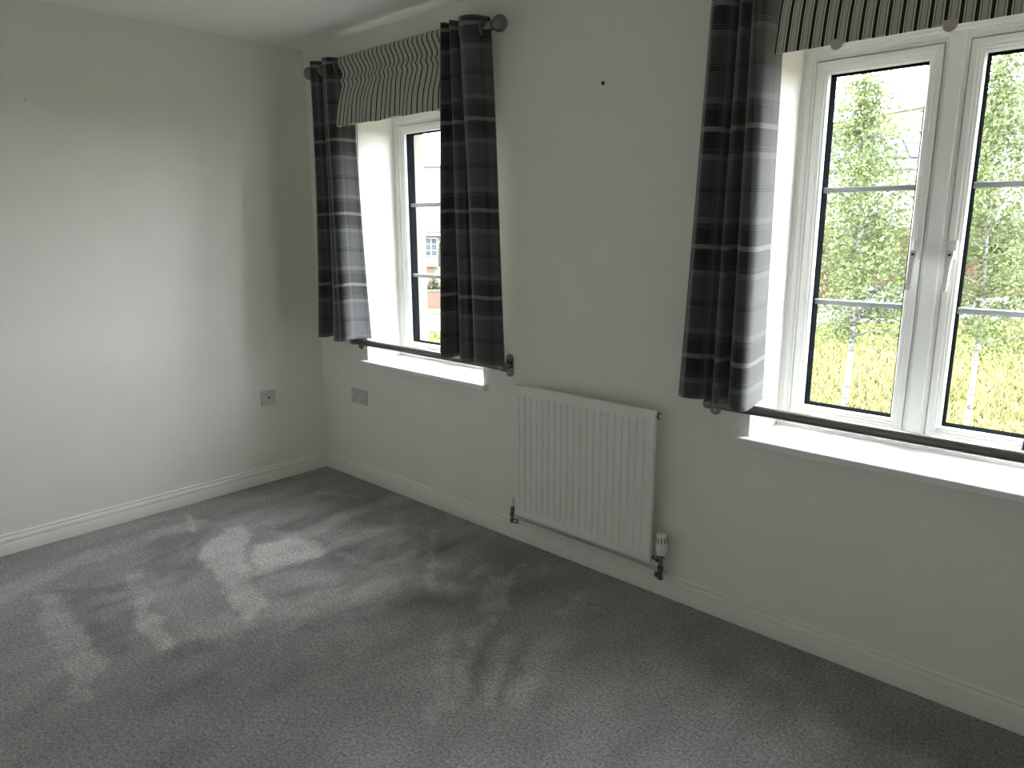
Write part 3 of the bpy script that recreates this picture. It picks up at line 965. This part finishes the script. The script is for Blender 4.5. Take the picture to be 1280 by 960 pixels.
# ================================================================== sockets and small fixings
def make_double_socket():
    x0, x1, z0, z1 = 0.304, 0.452, 0.454, 0.540
    root = empty('wall_socket', (x0, 0, z0), 'pale double switched wall socket below the corner window', 'socket')
    MB().bbox(x0, -0.010, z0, x1, 0.001, z1, 0.004, 3).build('plate', M['socket'], root, smooth=40)
    for c in (x0 + 0.036, x1 - 0.036):
        MB().bbox(c - 0.006 + (0.012 if c < 0.37 else -0.012), -0.0135, z1 - 0.032, c + 0.006 + (0.012 if c < 0.37 else -0.012), -0.008, z1 - 0.012, 0.0015, 2).build('switch', M['socket_rocker'], root, smooth=40)
        for (dx, dz, hw, hh) in ((0, 0.012, 0.0022, 0.0045), (-0.011, -0.010, 0.0045, 0.0028), (0.011, -0.010, 0.0045, 0.0028)):
            MB().box(c + dx - hw, -0.0104, z0 + 0.030 + dz - hh, c + dx + hw, -0.006, z0 + 0.030 + dz + hh).build('pin_hole', M['black'], root)
def make_aerial_socket():
    y0, y1, z0, z1 = -0.412, -0.324, 0.451, 0.536
    root = empty('aerial_socket', (0, y0, z0), 'single aerial wall plate with a dark centre hole on the blank wall', 'socket')
    MB().bbox(-0.001, y0, z0, 0.010, y1, z1, 0.004, 3).build('plate', M['socket'], root, smooth=40)
    c = ((y0 + y1) / 2 + 0.002, (z0 + z1) / 2 + 0.004)
    ring = MB().lathe([(0.0085, 0.0), (0.0085, 0.003), (0.0065, 0.0045)], (0.009, c[0], c[1]), (1, 0, 0), 18).build('outlet', M['socket_rocker'], root, smooth=40)
    MB().lathe([(0.0058, 0.0), (0.0058, 0.0012)], (0.0128, c[0], c[1]), (1, 0, 0), 14).build('hole', M['black'], ring)
make_double_socket()
make_aerial_socket()

def make_fixing(name, p, axis, r, label, mat):
    root = empty(name, p, label, 'screw')
    MB().lathe([(r, -0.002), (r, 0.002), (r * 0.7, 0.0035)], p, axis, 14).build('head', mat, root, smooth=40)
    MB().box(p[0] - r * 0.5 - 0.0003, p[1] - abs(axis[1]) * 0.0042 - abs(axis[0]) * r * .1, p[2] - r * 0.12, p[0] + r * 0.5, p[1] + r * 0.1, p[2] + r * 0.12).build('slot', M['black'], root)
make_fixing('wall_plug', (0.0, -1.372, 1.989), (1, 0, 0), 0.004, 'tiny grey plug in the blank wall', M['socket'])
make_fixing('wall_plug', (2.046, 0.0, 1.971), (0, -1, 0), 0.0075, 'dark wall plug in bare wall between the two windows', M['black'])

# ================================================================== outdoors
GZ = -2.80
M['meadow'] = noise_mat('meadow_soil_and_grass', (0.048, 0.044, 0.016), (0.060, 0.054, 0.023), 1.2, 0.95, 0.5, 14, spec=0.1)
M['blade'] = vcol_mat('meadow_grass_blades', 'tint', 0.8)
M['leaf'] = vcol_mat('birch_leaves', 'tint', 0.7, 0.35)
M['bark'] = noise_mat('white_birch_bark', (0.04, 0.036, 0.032), (0.20, 0.195, 0.19), 9, 0.8, 0.3, 40, stretch=(1, 1, 3))
M['asphalt'] = noise_mat('pale_asphalt', (0.042, 0.044, 0.047), (0.047, 0.049, 0.052), 3, 0.9)
M['paving'] = noise_mat('pale_paving', (0.056, 0.054, 0.050), (0.062, 0.060, 0.056), 2, 0.9)
M['render'] = noise_mat('white_render', (0.19, 0.19, 0.185), (0.21, 0.21, 0.205), 2, 0.9)
M['cream_brick'] = brick_mat('cream_brick', (0.128, 0.116, 0.090), (0.14, 0.127, 0.10), (0.115, 0.107, 0.092))
M['red_brick'] = brick_mat('red_brick', (0.085, 0.040, 0.028), (0.098, 0.047, 0.033), (0.08, 0.062, 0.052))
M['slate'] = brick_mat('grey_roof_tiles', (0.042, 0.042, 0.043), (0.050, 0.050, 0.051), (0.03, 0.03, 0.031), 0.33, 0.22, 0.02)
M['clay'] = brick_mat('brown_roof_tiles', (0.044, 0.031, 0.022), (0.049, 0.035, 0.025), (0.036, 0.026, 0.019), 0.33, 0.22, 0.015)
M['panel'] = noise_mat('blue_solar_glass', (0.030, 0.034, 0.052), (0.035, 0.040, 0.060), 4, 0.5, spec=0.05)
M['darkglass'] = noise_mat('dark_window_glass', (0.03, 0.035, 0.04), (0.05, 0.055, 0.06), 2, 0.08)
M['white_paint'] = noise_mat('white_outdoor_paint', (0.13, 0.13, 0.13), (0.14, 0.14, 0.14), 5, 0.5)
M['orange_door'] = noise_mat('orange_red_door', (0.12, 0.052, 0.036), (0.13, 0.058, 0.04), 4, 0.5)
M['car_paint'] = noise_mat('blue_grey_car_paint', (0.035, 0.037, 0.065), (0.04, 0.042, 0.07), 4, 0.2)
M['steel'] = noise_mat('grey_railing_steel', (0.15, 0.155, 0.16), (0.18, 0.185, 0.19), 10, 0.5)

g = MB().box(-90, -70, GZ - 0.2, 60, 110, GZ).build('ground', M['meadow'])
tag(g, 'yellow green meadow ground outside the windows', None, kind='structure')

# road direction runs along the far edge of the meadow
RD = Vector((0.653, 0.757, 0)); RN = Vector((0.757, -0.653, 0)); RC = Vector((-21.4, 19.2, GZ))
def strip(name, n0, n1, z, mat, label):
    a, b = RC - RD * 40, RC + RD * 60
    mb = MB()
    pts = [a + RN * n0, b + RN * n0, b + RN * n1, a + RN * n1]
    mb.add([(p.x, p.y, GZ - 0.05) for p in pts] + [(p.x, p.y, z) for p in pts], [(3, 2, 1, 0), (4, 5, 6, 7), (0, 1, 5, 4), (1, 2, 6, 5), (2, 3, 7, 6), (3, 0, 4, 7)])
    return tag(mb.build(name, mat), label, None, kind='structure')
strip('road', -2.6, 2.6, GZ + 0.02, M['asphalt'], 'pale asphalt street beyond the meadow')
strip('pavement', -4.3, -2.6, GZ + 0.10, M['paving'], 'pale pavement along the far side of the street')
strip('pavement', 2.6, 3.6, GZ + 0.10, M['paving'], 'pale pavement between the street and the meadow')

def tinted(name, V, F, C, mat, parent=None, kind=None):
    me = bpy.data.meshes.new(name)
    o0 = org(parent) if parent is not None else Vector((0, 0, 0))
    V = np.asarray(V) - np.array([o0.x, o0.y, o0.z])
    me.from_pydata(V.tolist(), [], np.asarray(F).tolist())
    at = me.color_attributes.new('tint', 'FLOAT_COLOR', 'POINT')
    C4 = np.concatenate([np.asarray(C), np.ones((len(C), 1))], 1).astype(np.float32)
    at.data.foreach_set('color', C4.ravel())
    me.materials.append(mat)
    ob = bpy.data.objects.new(name, me)
    COL.objects.link(ob)
    if parent is not None: ob.parent = parent
    if kind: ob['kind'] = kind
    return ob

# meadow grass: uncountable blades
R = np.random.default_rng(3)
nb = 120000
d = 5 + 38 * R.random(nb) ** 0.8
ang = np.radians(R.uniform(-22, 62, nb))       # measured from +y towards -x
bx = 2.5 - d * np.sin(ang); by = 0.5 + d * np.cos(ang)
side = (bx - RC.x) * RN.x + (by - RC.y) * RN.y
keep = (side > 3.9) & (by > 3.0)
bx, by, d = bx[keep], by[keep], d[keep]
nb = len(bx)
hgt = R.uniform(0.10, 0.30, nb); wd = R.uniform(0.010, 0.026, nb) * (0.6 + d / 22); az = R.uniform(0, np.pi, nb)
lx, ly = R.normal(0, 0.10, nb), R.normal(0, 0.10, nb)
V = np.zeros((nb, 3, 3))
V[:, 0] = np.stack([bx - np.cos(az) * wd, by - np.sin(az) * wd, np.full(nb, GZ)], 1)
V[:, 1] = np.stack([bx + np.cos(az) * wd, by + np.sin(az) * wd, np.full(nb, GZ)], 1)
V[:, 2] = np.stack([bx + lx, by + ly, GZ + hgt], 1)
patch = np.clip(0.42 + 1.6 * fbm(bx * 0.35, by * 0.35, 21, 3) + R.normal(0, 0.22, nb), 0, 1)[:, None]
cc = np.array([[0.092, 0.102, 0.032]]) * (1 - patch) + np.array([[0.135, 0.122, 0.052]]) * patch
tinted('meadow_grass', V.reshape(-1, 3), np.arange(nb * 3).reshape(-1, 3), np.repeat(cc, 3, 0), M['blade'], kind='stuff')
tag(bpy.data.objects['meadow_grass'], 'long yellow green grass of the meadow', 'grass', kind='stuff')

def leaves(P, size, c_lo, c_hi, r):
    n = len(P)
    a = r.normal(size=(n, 3)); a /= np.linalg.norm(a, axis=1)[:, None]
    b = r.normal(size=(n, 3)); b -= a * (a * b).sum(1)[:, None]; b /= np.linalg.norm(b, axis=1)[:, None]
    s = size * r.uniform(0.7, 1.3, n)[:, None]
    V = np.stack([P - a * s, P + b * s * 0.62, P + a * s, P - b * s * 0.62], 1)
    t = r.random(n)[:, None]
    c = np.array([c_lo]) * (1 - t) + np.array([c_hi]) * t
    return V.reshape(-1, 3), np.arange(n * 4).reshape(-1, 4), np.repeat(c, 4, 0)

def make_birch(x, y, top_dx, top_dy, height, crown_lo, crown_r, seed, n_leaf, label, tr=0.060):
    r = np.random.default_rng(seed)
    root = empty('birch_tree', (x, y, GZ), label, 'tree', 'young birch trees on the meadow')
    def at(h):
        f = h / height
        return Vector((x + top_dx * f + 0.04 * math.sin(f * 7 + seed), y + top_dy * f + 0.04 * math.cos(f * 6 + seed), GZ + h))
    hs = np.linspace(0, height * 0.97, 16)
    MB().tube([at(h) for h in hs], [max(0.006, tr * (1 - 0.93 * (h / height) ** 0.9)) for h in hs], 10).build('trunk', M['bark'], root, smooth=60)
    P = []
    nbr = 46
    br = MB()
    for k in range(nbr):
        f = (k + r.random()) / nbr
        h = crown_lo + (height * 0.96 - crown_lo) * f
        az = k * 2.4 + r.normal(0, 0.4)
        shape = (0.55 + 0.45 * math.sin(math.pi * min(1, 0.12 + f * 0.9))) * (1.15 - 0.75 * f)
        ln = crown_r * shape * r.uniform(0.75, 1.2)
        p = at(h); pts = [p]
        up = r.uniform(0.5, 0.9) * ln
        n = 6
        for q in range(1, n + 1):
            t = q / n
            pts.append(Vector((p.x + math.cos(az) * ln * t, p.y + math.sin(az) * ln * t, p.z + up * (t - 0.55 * t * t) - 0.10 * t * t)))
        br.tube(pts, [max(0.003, 0.014 * (1 - f * 0.6) * (1 - 0.8 * q / n)) for q in range(n + 1)], 5)
        m_l = int(n_leaf / nbr * (0.6 + 0.8 * shape))
        tt = r.random(m_l) ** 0.7 * (n - 0.01)
        for t in tt:
            i = int(t); e = pts[i].lerp(pts[i + 1], t - i)
            sp = 0.05 + 0.09 * (t / n)
            P.append((e.x + r.normal(0, sp), e.y + r.normal(0, sp), e.z + r.normal(-0.05, sp * 1.2)))
    br.build('branches', M['bark'], root, smooth=60)
    V, F, C = leaves(np.array(P), 0.026, (0.055, 0.074, 0.030), (0.130, 0.156, 0.066), r)
    tinted('foliage', V, F, C, M['leaf'], root, 'stuff')
    return root
make_birch(0.85, 6.85, -0.30, 0.65, 6.30, 2.80, 0.85, 4, 12000, 'slimmer young birch seen through the casement nearer the radiator')
make_birch(2.00, 7.75, -0.25, 0.85, 6.55, 2.75, 0.92, 11, 13000, 'fuller young birch seen through the casement farther from the radiator', 0.050)

def make_shrub(name, x, y, rad, h, seed, label, c_lo, c_hi, n=1500, leaf=0.13, cat='tree', group='trees and shrubs beyond the meadow'):
    r = np.random.default_rng(seed)
    root = empty(name, (x, y, GZ), label, cat, group)
    br = MB()
    br.tube([(x, y, GZ), (x + 0.05, y, GZ + h * 0.35), (x - 0.05, y + 0.05, GZ + h * 0.8)], [0.10 * rad, 0.07 * rad, 0.02], 8)
    for k in range(7):
        a = k * 0.9; z0 = GZ + h * (0.2 + 0.07 * k)
        br.tube([(x, y, z0), (x + math.cos(a) * rad * 0.4, y + math.sin(a) * rad * 0.4, z0 + h * 0.16), (x + math.cos(a) * rad * 0.75, y + math.sin(a) * rad * 0.75, z0 + h * 0.25)], [0.05 * rad, 0.035 * rad, 0.01], 6)
    br.build('stems', M['bark'], root, smooth=60)
    cl = r.normal(size=(28, 3)); cl /= np.linalg.norm(cl, axis=1)[:, None]
    cl = cl * np.array([rad, rad, h * 0.45]) * (r.random((28, 1)) ** 0.4) * 0.8 + np.array([x, y, GZ + h * 0.55])
    P = cl[r.integers(0, 28, n)] + r.normal(size=(n, 3)) * np.array([rad, rad, h * 0.4]) * 0.20
    P[:, 2] = np.maximum(P[:, 2], GZ + 0.1)
    V, F, C = leaves(P, leaf, c_lo, c_hi, r)
    tinted('foliage', V, F, C, M['leaf'], root, 'stuff')

# ---- houses
def on(base, s, n, z):          # s along the house, n towards its front
    return base[0] + base[1] * s + base[2] * n + Vector((0, 0, z))
def slab(mb, B, s0, s1, n0, n1, z0, z1):
    q = [on(B, s, n, z) for z in (z0, z1) for (s, n) in ((s0, n0), (s1, n0), (s1, n1), (s0, n1))]
    return mb.add(q, [(3, 2, 1, 0), (4, 5, 6, 7), (0, 1, 5, 4), (1, 2, 6, 5), (2, 3, 7, 6), (3, 0, 4, 7)])
def make_house(name, centre, front, width, depth, eave, ridge, m_wall, m_roof, label, hip=0.0, windows=(), doors=(), panels=(), lower=None, chimney=None):
    f = Vector((front[0], front[1], 0)).normalized()
    a = Vector((-f.y, f.x, 0))
    base = (Vector((centre[0], centre[1], 0)), a, f)
    root = empty(name, (centre[0], centre[1], GZ), label, 'house', 'houses beyond the meadow')
    w2, d2 = width / 2, depth / 2
    mb = MB()
    # walls with gables
    if hip == 0:
        q = [on(base, s, n, z) for s in (-w2, w2) for (n, z) in ((-d2, GZ), (d2, GZ), (d2, eave), (0, ridge - 0.1), (-d2, eave))]
        mb.add(q, [(0, 1, 2, 3, 4), (9, 8, 7, 6, 5), (0, 5, 6, 1), (1, 6, 7, 2), (2, 7, 8, 3), (3, 8, 9, 4), (4, 9, 5, 0)])
    else:
        slab(mb, base, -w2, w2, -d2, d2, GZ, eave)
    mb.build('walls', m_wall, root)
    if lower:
        mb = MB(); slab(mb, base, -w2 - 0.03, w2 + 0.03, -d2 - 0.03, d2 + 0.03, GZ, lower[0]); mb.build('lower_storey', lower[1], root)
    ov, th = 0.35, 0.14
    sl = (ridge - eave) / d2
    rf = MB()
    ez = eave - ov * sl
    for tt in (0.0,):
        A = [on(base, -w2 - ov, d2 + ov, ez), on(base, w2 + ov, d2 + ov, ez), on(base, w2 + ov - hip, 0, ridge), on(base, -w2 - ov + hip, 0, ridge), on(base, -w2 - ov, -d2 - ov, ez), on(base, w2 + ov, -d2 - ov, ez)]
        Bt = [p + Vector((0, 0, th)) for p in A]
        rf.add(A + Bt, [(6, 7, 8, 9), (9, 8, 11, 10), (0, 3, 2, 1), (3, 4, 5, 2), (0, 1, 7, 6), (5, 4, 10, 11), (6, 9, 10), (7, 11, 8), (0, 6, 10, 4), (1, 5, 11, 7)] if hip else
               [(6, 7, 8, 9), (9, 8, 11, 10), (0, 3, 2, 1), (3, 4, 5, 2), (0, 1, 7, 6), (5, 4, 10, 11), (0, 6, 9, 3), (3, 9, 10, 4), (1, 2, 8, 7), (2, 5, 11, 8)])
    roof = rf.build('roof', m_roof, root)
    MB().tube([on(base, -w2 - ov + hip, 0, ridge + th), on(base, w2 + ov - hip, 0, ridge + th)], 0.12, 8).build('ridge_tiles', M['clay'] if m_roof is M['clay'] else M['paving'], roof)
    gt = MB(); slab(gt, base, -w2 - ov, w2 + ov, d2 + ov, d2 + ov + 0.10, ez - 0.04, ez + 0.10); gt.build('gutter', M['white_paint'], root)
    for (s, z, ww, hh) in windows:
        mb = MB(); slab(mb, base, s - ww / 2, s + ww / 2, d2 - 0.02, d2 + 0.06, z, z + hh); fr = mb.build('window', M['white_paint'], root)
        for (c0, c1) in ((0.10, 0.46), (0.54, 0.90)):
            for (r0, r1) in ((0.06, 0.32), (0.36, 0.62), (0.66, 0.92)):
                mb = MB(); slab(mb, base, s + ww * (c0 - 0.5), s + ww * (c1 - 0.5), d2 + 0.05, d2 + 0.068, z + hh * r0, z + hh * r1); mb.build('pane', M['darkglass'], fr)
    for (s, ww, hh, mt) in doors:
        mb = MB(); slab(mb, base, s - ww / 2, s + ww / 2, d2 - 0.02, d2 + 0.08, GZ, GZ + hh); dd = mb.build('door', mt, root)
        mb = MB(); slab(mb, base, s - ww / 2 - 0.3, s + ww / 2 + 0.3, d2 - 0.02, d2 + 0.7, GZ + hh + 0.1, GZ + hh + 0.28); mb.build('canopy', M['white_paint'], dd)
    for (s, t, ww, tl) in panels:      # t: fraction up the front slope
        n_lo = d2 * (1 - t); z_lo = eave + (ridge - eave) * t + th + 0.05
        dn = -tl / math.sqrt(1 + sl * sl); dz = -dn * sl
        q = [on(base, s, n_lo, z_lo), on(base, s + ww, n_lo, z_lo), on(base, s + ww, n_lo + dn, z_lo + dz), on(base, s, n_lo + dn, z_lo + dz)]
        q += [p + Vector((0, 0, 0.05)) for p in q]
        MB().add(q, [(3, 2, 1, 0), (4, 5, 6, 7), (0, 1, 5, 4), (1, 2, 6, 5), (2, 3, 7, 6), (3, 0, 4, 7)]).build('solar_panel', M['panel'], roof)
    if chimney is not None:
        mb = MB(); slab(mb, base, chimney - 0.35, chimney + 0.35, -0.4, 0.4, ridge - 0.5, ridge + 1.0); mb.build('chimney', M['red_brick'], root)
    return root
# seen through the corner window
make_house('house', (-29.6, 26.3), (0.757, -0.653), 9.0, 7.0, 1.35, 4.75, M['cream_brick'], M['slate'], 'cream brick house with grey tiled roof and orange door', hip=2.6,
           windows=((-2.6, -0.15, 0.75, 1.05), (0.05, -0.15, 0.75, 1.05), (2.6, -0.15, 0.75, 1.05), (2.6, -2.0, 0.9, 1.1)), doors=((-0.35, 0.95, 2.05, M['orange_door']),))
# seen through the birch window
make_house('house', (-17.1, 69.4), (-0.448, -0.894), 27.0, 11.0, 6.4, 10.9, M['red_brick'], M['clay'], 'house with a long brown tiled roof behind the solar panels', lower=None)
ddir = Vector((0.50, -0.866, 0))
make_house('house', (-12.1, 47.8), (ddir.x, ddir.y), 10.2, 6.5, 4.9, 6.9, M['render'], M['slate'], 'white rendered house with grey roof carrying rows of solar panels',
           windows=((-3.0, 1.7, 0.9, 1.2), (0.0, 1.7, 0.9, 1.2), (3.0, 1.7, 0.9, 1.2)), panels=tuple((-4.2 + 1.15 * i, t, 1.0, 1.65) for i in range(7) for t in (0.10, 0.55)), lower=(1.3, M['red_brick']))
make_house('house', (-2.8, 55.2), (0.30, -0.954), 7.7, 6.5, 6.5, 9.65, M['render'], M['slate'], 'taller white rendered house with a brick porch and solar panels',
           windows=((-1.7, 2.6, 0.9, 1.2), (1.7, 2.6, 0.9, 1.2)), panels=tuple((-2.2 + 1.15 * i, t, 1.0, 1.65) for i in range(3) for t in (0.12, 0.56)), lower=(1.3, M['red_brick']))

# garden wall in front of the cream house, built of brick with a coping
wroot = empty('garden_wall', (-26.4, 23.4, GZ), 'low red brick garden wall in front of the cream house', 'wall')
B = (Vector((-26.2, 23.2, 0)), RD, RN)
mb = MB(); slab(mb, B, -4.5, 4.5, -0.11, 0.11, GZ, GZ + 0.85); mb.build('brickwork', M['red_brick'], wroot)
mb = MB(); slab(mb, B, -4.55, 4.55, -0.15, 0.15, GZ + 0.85, GZ + 0.93); mb.build('coping', M['paving'], wroot)
make_shrub('shrub', -26.9, 24.0, 0.55, 1.5, 31, 'rounded green shrub over the red brick garden wall', (0.03, 0.045, 0.022), (0.055, 0.07, 0.035), 900, 0.08, 'shrub')

# trees and hedge at the far meadow edge
cols = (((0.032, 0.048, 0.022), (0.070, 0.088, 0.040)), ((0.040, 0.054, 0.028), (0.078, 0.094, 0.048)))
specs = [(-13.9, 41.3, 2.15, 5.9, 'round leafy tree at the meadow edge beside the railing end'), (-10.0, 41.2, 1.95, 5.4, 'leafy tree behind the railing in front of the solar roof'),
         (-6.6, 44.4, 1.85, 5.2, 'leafy tree in front of the white rendered wall'), (-4.2, 46.6, 1.75, 4.9, 'low leafy tree before the brick porch'), (-1.0, 48.4, 2.1, 5.3, 'broad leafy tree in front of the taller white house')]
for i, (x, y, rr, h, lab) in enumerate(specs):
    make_shrub('leafy_tree', x, y, rr, h, 40 + i, lab, cols[i % 2][0], cols[i % 2][1], 1700, 0.14)
make_shrub('shrub', -7.9, 41.3, 0.6, 1.3, 61, 'small lime green shrub behind the parked car', (0.09, 0.125, 0.02), (0.12, 0.16, 0.03), 700, 0.09, 'shrub')

# railing
rroot = empty('railing', (-12, 33.5, GZ), 'grey steel railing along the far meadow edge', 'railing')
r0 = RC + RD * 17.0 + RN * 4.0
r1 = RC + RD * 33.0 + RN * 4.0
for z in (0.25, 1.05):
    MB().tube([(r0.x, r0.y, GZ + z), (r1.x, r1.y, GZ + z)], 0.03, 8).build('rail', M['steel'], rroot, smooth=60)
for k in range(9):
    p = r0.lerp(r1, k / 8)
    MB().tube([(p.x, p.y, GZ - 0.05), (p.x, p.y, GZ + 1.15)], 0.045, 8).build('post', M['steel'], rroot, smooth=60)
bars = MB()
for k in range(106):
    p = r0.lerp(r1, (k + 0.5) / 106)
    bars.box(p.x - 0.008, p.y - 0.008, GZ + 0.25, p.x + 0.008, p.y + 0.008, GZ + 1.05)
bars.build('balusters', M['steel'], rroot)['kind'] = 'stuff'

# parked car
def make_car(c, yaw):
    root = empty('car', (c[0], c[1], GZ + 0.02), 'blue grey hatchback parked on the street behind the railing', 'car')
    ca, sa = math.cos(yaw), math.sin(yaw)
    def T(vs):
        return [(c[0] + x * ca - y * sa, c[1] + x * sa + y * ca, GZ + 0.02 + z) for x, y, z in vs]
    def body(outline, hw, taper, name, mat):
        n = len(outline)
        vs = T([(x, -hw, z) if z < 0.9 else (x, -hw * taper, z) for x, z in outline] + [(x, hw, z) if z < 0.9 else (x, hw * taper, z) for x, z in outline])
        fs = [tuple(range(n)), tuple(range(2 * n - 1, n - 1, -1))] + [(i, i + n, (i + 1) % n + n, (i + 1) % n) for i in range(n)]
        return MB().add(vs, fs).build(name, mat, root)
    body([(-2.0, 0.25), (2.0, 0.25), (2.05, 0.55), (1.95, 0.78), (1.1, 0.92), (0.45, 1.38), (-1.3, 1.42), (-1.9, 0.98), (-2.05, 0.6)], 0.88, 0.80, 'body', M['car_paint'])
    for s in (-1, 1):
        vs = T([(0.95, s * 0.80, 0.95), (0.42, s * 0.72, 1.30), (-1.2, s * 0.72, 1.34), (-1.6, s * 0.80, 1.0)] + [(0.95, s * 0.83, 0.95), (0.42, s * 0.75, 1.30), (-1.2, s * 0.75, 1.34), (-1.6, s * 0.83, 1.0)])
        MB().add(vs, [(0, 1, 2, 3), (7, 6, 5, 4), (0, 4, 5, 1), (1, 5, 6, 2), (2, 6, 7, 3), (3, 7, 4, 0)]).build('side_window', M['darkglass'], root)
        for x in (-1.25, 1.25):
            o = T([(x, s * 0.80, 0.31)])[0]
            MB().lathe([(0.31, -0.10), (0.31, 0.10), (0.20, 0.11)], o, (-sa * s, ca * s, 0), 20).build('wheel', M['black'], root, smooth=40)
pc = RC + RD * 21.5 + RN * 1.3
make_car((pc.x, pc.y), math.atan2(RD.y, RD.x))
